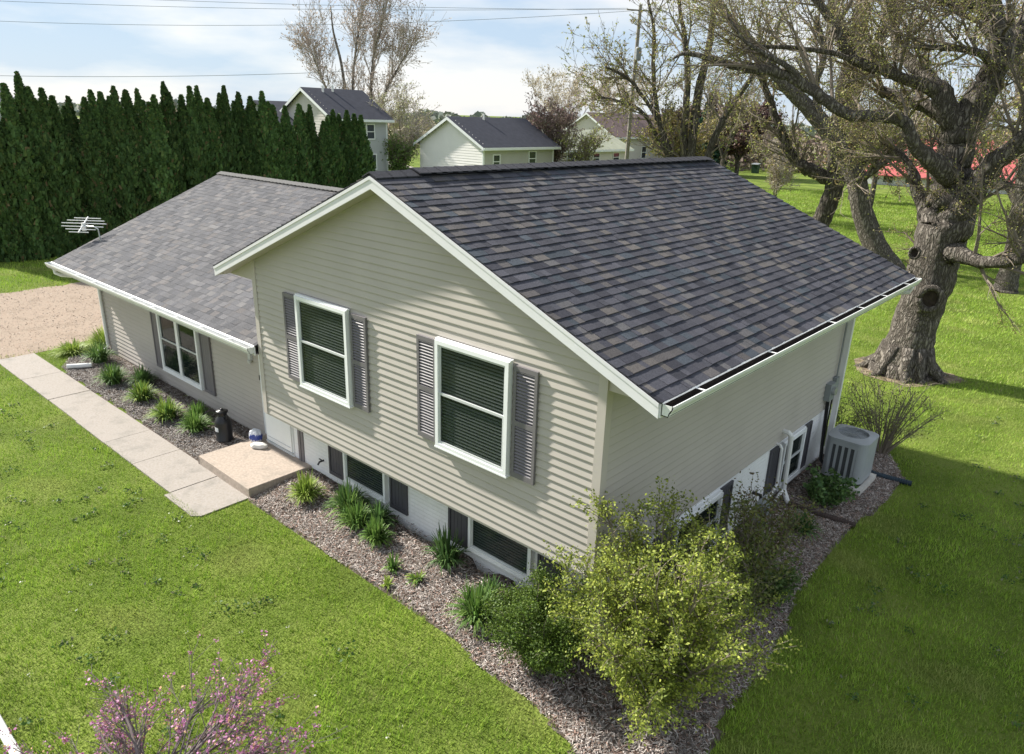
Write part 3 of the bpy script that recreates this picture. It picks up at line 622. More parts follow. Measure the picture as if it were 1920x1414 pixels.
# air conditioner
ax0, ax1, ay0, ay1 = 7.62, 8.36, 7.05, 7.85; az = .0
ac = thing('air_conditioner', 'grey outdoor air conditioning unit on a pad by the far corner', 'air conditioner', ((ax0 + ax1) / 2, (ay0 + ay1) / 2, GZ))
m = MB(); m.box(ax0 - .06, ax1 + .06, ay0 - .10, ay1 + .06, GZ - .05, az + .02); m.build('pad', M['pad'], ac)
def rrect(x0, x1, y0, y1, r, k=5):
    out = []
    for cx, cy, a0 in ((x1 - r, y0 + r, -90), (x1 - r, y1 - r, 0), (x0 + r, y1 - r, 90), (x0 + r, y0 + r, 180)):
        for i in range(k + 1): a = R(a0 + 90 * i / k); out.append((cx + r * math.cos(a), cy + r * math.sin(a)))
    return out
H = .86
m = MB(); m.prism([(x, y, az + .02) for x, y in rrect(ax0 + .015, ax1 - .015, ay0 + .015, ay1 - .015, .13)], (0, 0, .05)); m.build('base_pan', M['black'], ac)
m = MB(); m.prism([(x, y, az + .07) for x, y in rrect(ax0 + .02, ax1 - .02, ay0 + .02, ay1 - .02, .13)], (0, 0, H - .1)); m.build('coil', M['acdark'], ac)
# louvred jacket: corner panels and vertical posts with dark coil between
m = MB(); m.prism([(x, y, az + .07) for x, y in rrect(ax0, ax1, ay0, ay1, .15)], (0, 0, .08)); jacket = m.build('jacket', M['acbody'], ac)
m = MB(); m.prism([(x, y, az + H - .12) for x, y in rrect(ax0, ax1, ay0, ay1, .15)], (0, 0, .10)); m.build('jacket_rim', M['acbody'], jacket)
def posts(x0, x1, y0, y1):
    m = MB(); m.box(x0, x1, y0, y1, az + .15, az + H - .12); m.build('jacket_panel', M['acbody'], jacket)
for f in (.16, .31, .46, .61, .76): posts(ax0 + (ax1 - ax0) * f - .022, ax0 + (ax1 - ax0) * f + .022, ay0 + .003, ay0 + .03)
posts(ax1 - .03, ax1 - .003, ay0 + .12, ay1 - .12); posts(ax0 + .003, ax0 + .03, ay0 + .12, ay1 - .12); posts(ax0 + .12, ax1 - .12, ay1 - .03, ay1 - .003)
for cx, cy, sa in ((ax1 - .15, ay0 + .15, -90), (ax1 - .15, ay1 - .15, 0), (ax0 + .15, ay1 - .15, 90), (ax0 + .15, ay0 + .15, 180)):
    m = MB(); a_ = [R(sa + 15 * i) for i in range(7)]
    m.prism([(cx + .149 * math.cos(a), cy + .149 * math.sin(a), az + .15) for a in a_] + [(cx + .12 * math.cos(a), cy + .12 * math.sin(a), az + .15) for a in a_[::-1]], (0, 0, H - .27)); m.build('jacket_corner', M['acbody'], jacket)
cx, cy = (ax0 + ax1) / 2, (ay0 + ay1) / 2
m = MB(); rr = rrect(ax0 - .008, ax1 + .008, ay0 - .008, ay1 + .008, .16); n = len(rr)
ring = [(cx + .27 * math.cos(R(-90 + 360 * (i + .5) / n)), cy + .27 * math.sin(R(-90 + 360 * (i + .5) / n))) for i in range(n)]
zt_ = az + H
m.add([(x, y, zt_ - .02) for x, y in rr] + [(x, y, zt_ + .012) for x, y in rr] + [(x, y, zt_ + .045) for x, y in ring] + [(x, y, zt_ - .06) for x, y in ring],
      [(i, (i + 1) % n, (i + 1) % n + n, i + n) for i in range(n)] + [(i + n, (i + 1) % n + n, (i + 1) % n + 2 * n, i + 2 * n) for i in range(n)] + [(i + 2 * n, (i + 1) % n + 2 * n, (i + 1) % n + 3 * n, i + 3 * n) for i in range(n)])
top = m.build('top_cover', M['acbody'], ac)
m = MB()
for r_ in (.06, .11, .16, .21, .26): m.tube([(cx + r_ * math.cos(R(a)), cy + r_ * math.sin(R(a)), zt_ + .045) for a in range(0, 361, 15)], .004, 4)
for a in range(0, 360, 45): m.tube([(cx, cy, zt_ + .05), (cx + .27 * math.cos(R(a)), cy + .27 * math.sin(R(a)), zt_ + .045)], .005, 4)
m.build('fan_grille', M['boxgrey'], top)
m = MB(); m.lathe((cx, cy, zt_ - .08), [(.0, 0), (.26, 0), (.26, .01), (0, .01)], 24); m.build('fan_well', M['acdark'], ac)
m = MB()
for k in range(4):
    a = R(90 * k + 20); ca, sa_ = math.cos(a), math.sin(a)
    m.add([(cx + ca * r + -sa_ * t, cy + sa_ * r + ca * t, zt_ - .045 + .03 * z) for r, t, z in ((.05, -.03, 0), (.24, -.09, -.3), (.24, .09, .4), (.05, .03, .2))], [(0, 1, 2, 3)])
m.lathe((cx, cy, zt_ - .05), [(.07, 0), (.07, .05), (.0, .06)], 12); m.build('fan', M['metal'], ac)
# drain pipes on the ground
def corr(pts, r, name, mt, label):
    P = [Vector(p) for p in pts]; out = []; rad = []
    for a, b in zip(P, P[1:]):
        n = int((b - a).length / .02)
        for i in range(n): out.append(a.lerp(b, i / n)); rad.append(r * (1.0 if i % 2 else .88))
    m = MB(); m.tube(out, rad, 10); m.build(name, mt, None, tuple(P[0]), label=label, category='drain pipe')
corr([(7.62, 5.62, at(7.62, 5.62) + .03), (8.1, 5.66, at(8.1, 5.66) + .04), (8.72, 5.86, GZ + .05)], .055, 'drain_pipe', M['drain'], 'brown corrugated drain pipe running across the bed from the white vent pipe')
corr([(7.95, 8.12, .02), (8.35, 8.06, -.05), (8.75, 8.2, -.09), (9.0, 8.26, -.10)], .055, 'drain_pipe', M['drainblue'], 'dark corrugated drain pipe on the lawn behind the air conditioning unit')
# utility meter on the gas line hidden in the shrubs
g_ = thing('gas_meter', 'grey gas meter half hidden by shrubs at the side wall', 'gas meter', (7.62, 4.45, at(7.62, 4.45)))
zz = at(7.62, 4.45); m = MB(); m.box(7.5, 7.72, 4.32, 4.58, zz + .18, zz + .50); m.build('case', M['boxgrey'], g_)
m = MB(); m.tube([(7.6, 4.62, zz - .05), (7.6, 4.62, zz + .62), (7.6, 4.4, zz + .62), (7.6, 4.4, zz + .48)], .02, 8); m.build('pipe', M['metal'], g_)
# white pipe lying on the lawn at the near left corner of the picture
m = MB(); m.tube([(1.2, -5.26, GZ + .05), (4.75, -5.26, GZ + .05)], .05, 12); m.build('white_pipe', M['pvc'], None, (3, -5.26, GZ), label='white pipe lying on the lawn beside the pink redbud', category='pipe')
# ================================================================== PLANTS
def strap_clump(name, x, y, r, h, n, pal, label, cat='plant', group=None, z=None, wd=.0145):
    """clump of arching strap leaves"""
    z0 = at(x, y) if z is None else z; v = []; f = []; c = []; r *= 1.06; h *= 1.05; n = int(n * 1.1)
    for i in range(n):
        a = random.uniform(0, 2 * math.pi); b = random.uniform(0, r * .35); px, py = x + b * math.cos(a), y + b * math.sin(a)
        a += random.uniform(-.5, .5); ln = h * random.uniform(.75, 1.25); lean = random.uniform(.15, 1.0); dx, dy = math.cos(a), math.sin(a)
        col = pal[random.randrange(len(pal))]; k = random.uniform(.75, 1.2); col = tuple(q * k for q in col); w0 = wd * random.uniform(.7, 1.3)
        n0 = len(v); S_ = 5; R_ = r * lean
        for s in range(S_ + 1):
            t = s / S_; rad = R_ * t ** 1.2; zz = ln * (t * (1.35 - lean * .3) - t * t * (.15 + .75 * lean)); w_ = w0 * (1 - .85 * t ** 2.2)
            cx_, cy_ = px + dx * rad, py + dy * rad
            v += [(cx_ - dy * w_, cy_ + dx * w_, z0 - .01 + zz), (cx_ + dy * w_, cy_ - dx * w_, z0 - .01 + zz)]; c += [col, col]
        f += [(n0 + 2 * s, n0 + 2 * s + 1, n0 + 2 * s + 3, n0 + 2 * s + 2) for s in range(S_)]
    o = link_mesh(name, np.array(v), f, M['leaf'], None, (x, y, z0), True, np.array(c), label=label, category=cat)
    if group: o['group'] = group
    return o
LIME = [(.26, .35, .06), (.21, .31, .05), (.30, .38, .09)]; MID = [(.13, .24, .05), (.17, .27, .06), (.10, .18, .045)]; DEEP = [(.07, .14, .045), (.09, .17, .05), (.12, .20, .06)]
strap_clump('daylily', 1.40, -.16, .33, .42, 260, LIME, 'bright lime daylily clump right beside the concrete stoop')
strap_clump('daylily', 2.32, .05, .38, .50, 260, MID + DEEP, 'large dark daylily clump under the left basement window')
strap_clump('daylily', 2.78, -.12, .33, .42, 190, MID, 'daylily clump leaning against the large dark one, towards the lawn')
strap_clump('daylily', 3.02, .14, .28, .40, 140, DEEP, 'small dark daylily behind two others under the left basement window')
strap_clump('daylily', 3.35, -.18, .26, .40, 240, MID, 'compact upright daylily near the middle of the front bed')
strap_clump('daylily', 4.60, .16, .34, .55, 150, DEEP, 'tall spiky dark daylily in front of the middle basement shutter')
strap_clump('daylily', 4.08, -.45, .17, .26, 45, MID, 'sparse young daylily sprout at the lawn edge of the front bed')
strap_clump('daylily', 4.55, -.38, .17, .16, 40, MID + LIME, 'tiny leafy sprout in the bare mulch of the front bed')
strap_clump('daylily', 4.30, -.72, .13, .14, 26, LIME, 'faint tuft of weeds on the lawn edge of the front bed')
strap_clump('daylily', 5.78, -.40, .38, .50, 300, MID + [(.16, .26, .09)], 'round fountain daylily clump under the right basement window')
strap_clump('daylily', 5.62, .04, .20, .34, 80, DEEP, 'small dark daylily just behind the round fountain clump')
strap_clump('daylily', -8.70, .20, .42, .55, 240, MID + DEEP, 'big dark clump at the wing corner by the downspout')
strap_clump('daylily', -6.85, -.18, .40, .46, 280, MID + DEEP, 'wide clump in the wing bed next to the white downspout extension')
strap_clump('daylily', -6.30, .30, .36, .42, 220, DEEP, 'dark clump against the wing wall left of the window')
strap_clump('daylily', -5.30, -.14, .38, .40, 300, LIME + MID, 'rounded bright clump in the wing bed below the left window shutter')
strap_clump('daylily', -3.85, -.22, .40, .40, 300, LIME + MID, 'bright clump in the wing bed below the pair of windows')
strap_clump('daylily', -3.35, .22, .30, .38, 170, MID, 'green clump in the wing bed below the right window shutter')
strap_clump('daylily', -2.80, -.10, .36, .40, 240, MID, 'last clump of the wing bed before the black milk can')
strap_clump('daylily', 8.12, 4.95, .30, .36, 130, DEEP, 'dark clump beside the brown drain pipe in the side bed')
strap_clump('ornamental_grass', -9.95, .85, .55, .55, 420, LIME, 'tall yellow-green grass behind the white downspout extension', 'grass clump', z=GZ)
strap_clump('ornamental_grass', -10.05, .0, .50, .34, 260, LIME, 'low yellow-green grass between the walk and the driveway', 'grass clump', z=GZ)

def leaf_quads(P, size, pal, up=.3, asp=.55, var=.3):
    n = len(P); d = rng.normal(0, 1, (n, 3)); d[:, 2] = d[:, 2] * .7 + up; d /= np.linalg.norm(d, axis=1)[:, None]
    e = np.cross(d, rng.normal(0, 1, (n, 3))); e /= np.linalg.norm(e, axis=1)[:, None] + 1e-9
    s = size * rng.uniform(.6, 1.35, n); pl = np.array(pal); t = pl[rng.integers(0, len(pl), n)] * rng.uniform(1 - var, 1 + var, (n, 1))
    A, B = d * (s * 1.25)[:, None], e * (s * asp * 1.35)[:, None]; v = np.empty((n, 4, 3)); v[:, 0] = P - A; v[:, 1] = P - A * .1 - B; v[:, 2] = P + A; v[:, 3] = P - A * .1 + B
    return v.reshape(-1, 3), np.arange(n * 4).reshape(n, 4), np.repeat(t, 4, 0)
def rdir(v, spread):
    d = Vector((random.gauss(0, 1), random.gauss(0, 1), random.gauss(0, 1))).normalized(); return (v.normalized() + d * spread).normalized()

def shrub(name, label, x, y, stems, h, spread, leaf_n, leaf, pal, twigs=10, z=None, r0=.016, tmat='twig', cat='shrub', clump=.12, lean=(0, 0), low=.25, arch=.0):
    z0 = at(x, y) if z is None else z; root = thing(name, label, cat, (x, y, z0)); m = MB(); tips = []
    for i in range(stems):
        a = 2 * math.pi * (i + random.uniform(-.4, .4)) / stems; s = spread * random.uniform(.15, 1) ** .7; hh = h * random.uniform(.65, 1.0) * (1 - .25 * (s / spread) ** 2)
        p0 = Vector((x + .10 * math.cos(a) * random.random(), y + .10 * math.sin(a) * random.random(), z0 - .03)); pts = []
        for t in (0, .25, .5, .75, 1):
            pts.append(p0 + Vector((math.cos(a) * s * t ** 1.15 + lean[0] * t, math.sin(a) * s * t ** 1.15 + lean[1] * t, hh * (t - arch * t * t))) + Vector((random.uniform(-1, 1), random.uniform(-1, 1), 0)) * .04 * t)
        m.tube(pts, [r0 * (1 - .75 * t) for t in (0, .25, .5, .75, 1)], 5)
        for k in range(twigs):
            t = random.uniform(low, 1); j = min(3, int(t * 4)); q = pts[j].lerp(pts[j + 1], t * 4 - j); d = rdir(pts[j + 1] - pts[j], .85); l = random.uniform(.12, .40) * h / 2
            e = q + d * l; mid = q.lerp(e, .5) + Vector((0, 0, .03)); m.tube([q, mid, e], [r0 * .3, r0 * .22, r0 * .1], 3); tips += [mid, e, q.lerp(e, .75)]
    m.build('stems', M[tmat], root)
    if leaf_n:
        T = np.array([tuple(t) for t in tips]); P = T[rng.integers(0, len(T), leaf_n)] + rng.normal(0, clump * .45, (leaf_n, 3)); P[:, 2] = np.maximum(P[:, 2], z0 + .05)
        v, f, c = leaf_quads(P, leaf, pal); link_mesh('foliage', v, f, M['leaf'], root, None, False, c)
    return root
YEL = [(.28, .33, .05), (.34, .38, .07), (.21, .26, .045), (.14, .18, .04)]
shrub('shrub', 'large airy yellow-green shrub in front of the house corner', 8.32, -.16, 54, 2.45, 1.16, 68000, .0145, YEL, 34, r0=.018, clump=.075, low=.12)
shrub('shrub', 'dense darker green shrub left of the large yellow-green one', 6.92, -.42, 52, 1.12, .68, 60000, .012, [(.095, .155, .025), (.135, .20, .03), (.06, .105, .018)], 14, r0=.012, clump=.13, low=.1)
shrub('shrub', 'loose brownish-green shrub under the first side window', 8.25, 1.75, 22, 1.75, .75, 4600, .02, [(.13, .16, .04), (.10, .12, .035), (.17, .18, .05)], 13, r0=.014, clump=.15)
shrub('shrub', 'twiggy sparse shrub in front of the gas meter', 8.0, 3.5, 20, 1.5, .62, 2600, .02, [(.12, .15, .04), (.15, .16, .05), (.16, .12, .06)], 12, r0=.012, clump=.15)
shrub('shrub', 'low dark green shrub between the side bed and the shaded lawn', 8.45, 2.75, 18, .70, .50, 3600, .02, [(.07, .12, .03), (.10, .16, .04)], 9, r0=.01, clump=.12)
shrub('shrub', 'small green leafy plant right beside the air conditioning unit', 8.02, 6.30, 16, .50, .40, 1500, .034, DEEP + [(.11, .19, .05)], 7, r0=.008, clump=.10, cat='plant')
shrub('bare_shrub', 'nearly leafless shrub with many upright stems behind the air conditioning unit', 8.12, 9.25, 30, 1.95, 1.0, 2400, .014, [(.16, .18, .05), (.12, .10, .05), (.22, .24, .07)], 16, z=GZ, r0=.016, clump=.10, lean=(0, .12), low=.3)
shrub('bare_shrub', 'low thicket of thin stems against the far house corner', 7.35, 9.35, 20, .95, .55, 1500, .016, [(.10, .13, .04), (.14, .17, .05)], 10, z=GZ, r0=.008, clump=.10)

# ---- pink redbud in the foreground, seen from above
rb = thing('redbud_tree', 'small redbud with pink blossom on dark twigs at the bottom left', 'tree', (5.72, -4.66, GZ)); m = MB(); tips = []
def grow(m, p, d, l, r, lv, maxlv, tips, nsub, k=(7, 5, 4, 3, 3), droop=0.0, spread=.75, wig=.16, shrink=.62, up=.0, keep=2):
    n = 5 if lv < 2 else 3; pts = [p.copy()]; q = p.copy(); dd = d.copy()
    for i in range(n):
        dd = rdir(dd, wig); dd.z += up * .2 - droop * .12; dd.normalize(); q = q + dd * (l / n); pts.append(q.copy())
    rad = [max(r * (1 - .72 * i / n), .0025) for i in range(n + 1)]; m.tube(pts, rad, k[min(lv, len(k) - 1)], cap=False)
    if lv >= keep: tips += pts[1:]
    if lv < maxlv:
        for j in range(nsub[min(lv, len(nsub) - 1)]):
            t = random.uniform(.25, 1.0); i = min(n - 1, int(t * n)); b = pts[i].lerp(pts[i + 1], t * n - i)
            nd = rdir((pts[i + 1] - pts[i]), spread); grow(m, b, nd, l * shrink * random.uniform(.6, 1.1), rad[i] * .55, lv + 1, maxlv, tips, nsub, k, droop, spread, wig, shrink, up, keep)
bp = Vector((5.72, -4.66, GZ - .05)); m.tube([bp, bp + Vector((.02, .03, .35)), bp + Vector((.05, 0, .7))], [.075, .06, .05], 8)
for i in range(24):
    a = 2 * math.pi * i / 24 + random.uniform(-.3, .3); d = Vector((math.cos(a), math.sin(a), random.uniform(.0, .55))).normalized()
    grow(m, bp + Vector((.03, .0, .55)), d, random.uniform(.85, 1.3), .024, 0, 2, tips, (11, 6), spread=.7, wig=.13, shrink=.5, keep=1)
m.build('branches', mat('redbud_bark', (.16, .135, .13), .9, .1, .25, 8), rb)
T = np.array([tuple(t) for t in tips]); n = 10000; ci = rng.integers(0, len(T), 1500); P = T[ci[rng.integers(0, 1500, n)]] + rng.normal(0, .022, (n, 3))
v, f, c = leaf_quads(P, .011, [(.50, .20, .38), (.56, .28, .46), (.42, .14, .30), (.52, .30, .42), (.48, .30, .16)], asp=.8); link_mesh('blossom', v, f, M['leaf'], rb, None, False, c)

# ================================================================== GRASS
def lawn_blades():
    V = []; C = []; fwd = np.array([-math.sin(R(41.135)), math.cos(R(41.135))])
    D0 = 2.0; bands = [(2.0, 9.0), (9, 12), (12, 16), (16, 22), (22, 30), (30, 42), (42, 60), (60, 85)]
    for d0, d1 in bands:
        dm = (d0 + d1) / 2; dens = 2500 * min(1, (9.5 / dm) ** 1.5); half = R(47); A = half * (d1 ** 2 - d0 ** 2); n = int(A * dens)
        r = np.sqrt(rng.uniform(d0 ** 2, d1 ** 2, n)); a = R(41.135) + rng.uniform(-half, half, n); x = CAM.x - np.sin(a) * r; y = CAM.y + np.cos(a) * r
        jx_, jy_ = x + rng.normal(0, .06, n), y + rng.normal(0, .06, n)
        bad = in_poly(jx_, jy_, bf) | in_poly(jx_, jy_, bw) | in_poly(x + rng.normal(0, .18, n), y + rng.normal(0, .18, n), drive_poly)
        bad |= (x > -10.7) & (x < .56) & (y > -1.655) & (y < -.7) | (x > -9.38) & (x < W) & (y > -.2) & (y < 9.2) | (x > -1.3) & (x < .58) & (y > -.8) & (y < 1)
        bad |= (in_poly(x + rng.normal(0, .2, n), y + rng.normal(0, .2, n), soil_poly) & (rng.random(n) < .9)) | (np.hypot(x - 6.9, y - 30.85) < .9)
        bad |= (x < -24.6)
        x, y = x[~bad], y[~bad]; n = len(x); sc = max(1, dm / 17)
        # height and colour vary in patches
        pt = np.sin(x * .9 + 1.7 * np.sin(y * .6)) * np.cos(y * .8 - .8 * np.sin(x * .5)); pt2 = np.sin(x * 3.1 + 2 * np.sin(y * 2.3)) * np.sin(y * 2.7 + x)
        pt3 = np.sin(x * 11 + 3 * np.sin(y * 7)) * np.sin(y * 12 + 2 * np.sin(x * 8)); h = rng.uniform(.03, .072, n) * (1 + .25 * pt + .25 * pt2 + .35 * pt3) * sc ** .5; wd = rng.uniform(.003, .0062, n) * sc; th = rng.uniform(0, 2 * np.pi, n); ln = rng.uniform(.1, .9, n) * h
        bx, by = -np.sin(th) * wd, np.cos(th) * wd; z = np.full(n, GZ - .002); v = np.empty((n, 3, 3))
        v[:, 0] = np.stack([x - bx, y - by, z], -1); v[:, 1] = np.stack([x + bx, y + by, z], -1); v[:, 2] = np.stack([x + np.cos(th) * ln, y + np.sin(th) * ln, z + h], -1)
        pal = np.array([(.235, .355, .042), (.285, .40, .052), (.185, .305, .038), (.34, .405, .09), (.37, .345, .16)]); ix = rng.choice(5, n, p=[.34, .28, .24, .11, .03])
        straw = np.clip((np.sin(x * 1.7 + 2.1 * np.sin(y * 1.1 + .5)) * np.sin(y * 1.9 - 1.3 * np.sin(x * .8)) - .55) * 1.6, 0, .55)[:, None]; c = (pal[ix] * (1 - straw) + np.array([.36, .36, .13]) * straw) * (rng.uniform(.8, 1.2, n) * (1 + .14 * pt + .12 * pt2 + .12 * pt3))[:, None]; V.append(v.reshape(-1, 3)); C.append(np.repeat(c, 3, 0))
    V = np.concatenate(V); C = np.concatenate(C); link_mesh('grass', V, np.arange(len(V)).reshape(-1, 3), M['blade'], None, None, False, C, kind='stuff', label='short mown green lawn around the house', category='grass')
lawn_blades()
# dark rosettes of weeds in the lawn
P = []
for i in range(150):
    wx, wy = random.uniform(-8, 9), random.uniform(-6.5, -1.9)
    if random.random() < .25: wx, wy = random.uniform(9.3, 12), random.uniform(-1, 14)
    s_ = random.uniform(.03, .10); P += [(wx + random.gauss(0, s_), wy + random.gauss(0, s_), GZ + random.uniform(.03, .075)) for _ in range(int(8 + s_ * 260))]
v, f, c = leaf_quads(np.array(P), .019, [(.06, .13, .03), (.08, .16, .035), (.05, .10, .03), (.20, .21, .12)], up=.0); link_mesh('lawn_weeds', v, f, M['leaf'], None, None, False, c, kind='stuff', label='dark weeds scattered through the lawn', category='weeds')
# pale clover heads and leaf scraps on the front lawn
n = 60; x = rng.uniform(0, 9, n); y = rng.uniform(-5.5, -1.9, n); k = rng.random(n) < .7; x, y = x[k], y[k]
P = np.stack([x, y, np.full(len(x), GZ + .06)], -1); P = np.repeat(P, 4, 0) + rng.normal(0, .018, (len(P) * 4, 3)) * (1, 1, .3)
v, f, c = leaf_quads(P, .012, [(.6, .6, .55), (.5, .5, .38)]); link_mesh('clover_flowers', v, f, M['leaf'], None, None, False, c, kind='stuff', label='scattered pale clover heads on the front lawn', category='flowers')
# ================================================================== TREES
def smooth_path(L_, n=4):
    P = [np.array(p) for p in L_]; P = [2 * P[0] - P[1]] + P + [2 * P[-1] - P[-2]]; out = []
    for i in range(1, len(P) - 2):
        for k in range(n):
            t = k / n; a, b, c, d = P[i - 1], P[i], P[i + 1], P[i + 2]
            q = .5 * ((2 * b) + (c - a) * t + (2 * a - 5 * b + 4 * c - d) * t * t + (3 * b - a - 3 * c + d) * t ** 3); q[3] = max(q[3], .008); out.append(q)
    out.append(P[-2]); return out
def limb(m, L_, k, jit=.06, wig=.0):
    s = smooth_path(L_); pts = [Vector(q[:3]) + Vector((random.gauss(0, 1), random.gauss(0, 1), random.gauss(0, 1))) * (wig * q[3]) for q in s]
    m.tube(pts, [q[3] for q in s], k, jit=jit * .35, ridge=jit); return [(p, q[3]) for p, q in zip(pts, s)]
def twig(m, p, d, l, r, lv, maxlv, tips, nsub, rmin, spread=.8, wig=.18, up=.15, droop=0.):
    n = 4 if lv == 0 else 3; pts = [p]; q = p; dd = d
    for i in range(n):
        dd = rdir(dd, wig); dd = Vector((dd.x, dd.y, dd.z + up * .18 - droop * .2 * (i + 1) / n)).normalized(); q = q + dd * (l / n); pts.append(q)
    rad = [max(r * (1 - .75 * i / n), rmin) for i in range(n + 1)]; m.tube(pts, rad, 5 if lv == 0 and r > .03 else 3, cap=False)
    if lv >= 1: tips.extend(pts[1:])
    if lv < maxlv:
        for j in range(nsub[lv]):
            t = random.uniform(.2, 1.0); i = min(n - 1, int(t * n)); b = pts[i].lerp(pts[i + 1], t * n - i)
            twig(m, b, rdir(pts[i + 1] - pts[i], spread), l * random.uniform(.35, .65), rad[i] * .6, lv + 1, maxlv, tips, nsub, rmin, spread, wig, up, droop)
def branchy(m, nodes, count, ln, nsub, rmin, tips, skip=.15, up=.2, maxlv=2, spread=1.0, droop=0.):
    n = len(nodes)
    for i in range(count):
        j = random.randint(int(n * skip), n - 2); p = nodes[j][0].lerp(nodes[j + 1][0], random.random()); t = nodes[j + 1][0] - nodes[j][0]
        d = rdir(t, spread); d = Vector((d.x, d.y, d.z + up)).normalized()
        twig(m, p, d, random.uniform(*ln), min(nodes[j][1] * .45, ln[1] * .022), 0, maxlv, tips, nsub, rmin, up=up, droop=droop)
def buds(root, tips, n, size, pal, name='buds', jit=.05, mt='leaf'):
    T_ = np.array([tuple(t) for t in tips]); P = T_[rng.integers(0, len(T_), n)] + rng.normal(0, jit, (n, 3)); v, f, c = leaf_quads(P, size, pal)
    link_mesh(name, v, f, M[mt], root, None, False, c)
OLIVE = [(.28, .30, .08), (.22, .24, .06), (.36, .34, .12), (.28, .20, .10)]
def limb_tree(name, label, base, trunk_l, limbs, bk, tw, k=10, count=16, ln=(1.2, 2.8), nsub=(6, 4), rmin=.005, bud=8000, bsize=.03, pal=OLIVE, up=.2, jit=.07, droop=0., bjit=.06):
    root = thing(name, label, 'tree', base); m = MB(); nodes = [limb(m, trunk_l, k + 14, jit, .03)]; nodes += [limb(m, l, k, jit * .7, .10) for l in limbs]
    m.build('trunk', M[bk], root, smooth=True)
    m = MB(); tips = []
    for i, nd in enumerate(nodes):
        if i == 0 and limbs and len(trunk_l) < 10: continue
        branchy(m, nd, count, ln, nsub, rmin, tips, skip=.45 if i == 0 else .2, up=up, droop=droop)
    m.build('twigs', M[tw], root)
    if bud: buds(root, tips, bud, bsize, pal, jit=bjit)
    return root
T_trunk=[(6.86,15.55,-0.37,0.900),(6.84,15.55,-0.02,0.766),(6.86,15.55,0.30,0.667),(6.92,15.56,1.08,0.568),(6.99,15.57,1.77,0.540),(7.06,15.59,2.59,0.572),(7.07,15.59,3.30,0.580),(7.12,15.60,3.93,0.625),(7.15,15.61,4.35,0.600),(7.12,15.60,4.90,0.460),(7.06,15.59,5.40,0.300)]
T_a=[(7.14,15.60,4.00,0.493),(7.10,15.60,4.95,0.463),(6.97,15.57,5.60,0.419),(6.98,15.57,6.26,0.407),(7.12,15.60,6.78,0.364),(7.29,15.63,7.29,0.323),(7.43,15.66,7.79,0.280),(7.40,15.65,8.27,0.253),(7.07,15.59,8.91,0.226),(6.82,15.54,9.69,0.185),(6.87,15.55,10.46,0.129)]
T_b=[(7.27,15.43,4.17,0.373),(7.70,15.30,5.09,0.284),(7.96,15.14,5.59,0.243),(8.38,15.00,6.07,0.205),(8.79,14.86,6.59,0.167),(9.09,14.89,7.32,0.120)]
T_c=[(6.98,15.57,6.26,0.327),(6.71,15.31,6.67,0.291),(6.49,15.16,7.13,0.242),(6.18,14.98,7.31,0.177),(5.78,14.67,7.45,0.135),(5.37,14.35,7.61,0.126),(4.99,14.03,7.73,0.125),(4.62,13.91,7.90,0.117),(4.37,13.72,8.22,0.117),(4.15,13.63,8.65,0.109),(3.84,13.52,9.00,0.094),(3.43,13.25,9.49,0.070)]
T_d=[(6.50,15.16,7.09,0.194),(6.11,15.38,7.49,0.164),(5.59,15.56,7.82,0.158),(5.22,15.66,8.17,0.142),(4.94,15.68,8.63,0.126),(4.69,15.72,9.14,0.119),(4.61,15.80,9.91,0.086)]
T_e=[(7.11,15.19,5.23,0.321),(6.74,14.71,5.54,0.236),(6.37,14.21,5.89,0.170),(6.19,13.95,6.33,0.145),(6.04,13.81,6.49,0.137),(5.61,13.48,6.56,0.136),(5.14,13.24,6.57,0.135),(4.78,13.01,6.71,0.135),(4.46,12.79,6.93,0.134),(4.16,12.57,7.15,0.133),(3.79,12.32,7.38,0.125),(3.37,12.03,7.54,0.117),(2.87,11.80,7.58,0.103),(2.42,11.58,7.68,0.088),(1.92,11.32,7.83,0.066),(1.55,11.12,7.89,0.051),(1.29,10.97,7.77,0.022)]
T_f=[(6.74,15.83,6.55,0.248),(6.06,15.78,6.87,0.166),(5.59,15.76,6.98,0.150),(5.07,15.72,7.15,0.134),(4.78,15.64,7.29,0.109)]
T_g=[(7.33,15.34,3.37,0.358),(7.76,15.11,3.34,0.209),(8.21,14.88,3.26,0.158),(8.69,14.64,3.37,0.140),(9.10,14.49,3.54,0.131),(9.74,14.35,3.99,0.107),(10.27,14.19,4.25,0.060)]
T_h=[(7.27,15.83,7.25,0.280),(7.49,16.08,7.98,0.250),(7.67,16.21,8.58,0.218),(7.89,16.24,9.26,0.168),(8.09,16.27,10.13,0.102)]
T_i=[(6.87,15.96,3.52,0.302),(6.51,16.19,4.10,0.220),(6.15,16.31,4.69,0.170),(5.91,16.36,5.17,0.128),(5.50,16.46,5.63,0.086),(4.87,16.50,5.99,0.052)]
T_j=[(4.16,12.57,7.15,0.081),(3.68,12.05,7.67,0.066),(3.29,11.67,7.89,0.051),(2.89,11.26,8.21,0.036),(2.51,11.07,8.78,0.029)]
T_k=[(4.99,14.03,7.73,0.070),(4.26,13.46,8.00,0.062),(3.55,12.87,8.09,0.053),(2.83,12.33,8.09,0.045),(2.54,12.09,8.00,0.037),(1.97,11.69,8.41,0.022)]
T_l=[(7.48,15.36,7.77,0.162),(7.21,14.80,8.01,0.095),(6.81,14.51,8.10,0.078),(6.42,14.22,8.11,0.062),(5.95,13.89,8.12,0.038)]
T_m=[(7.04,15.58,8.92,0.148),(6.70,15.11,9.09,0.113),(6.25,14.59,9.11,0.079),(5.68,14.23,9.50,0.047)]
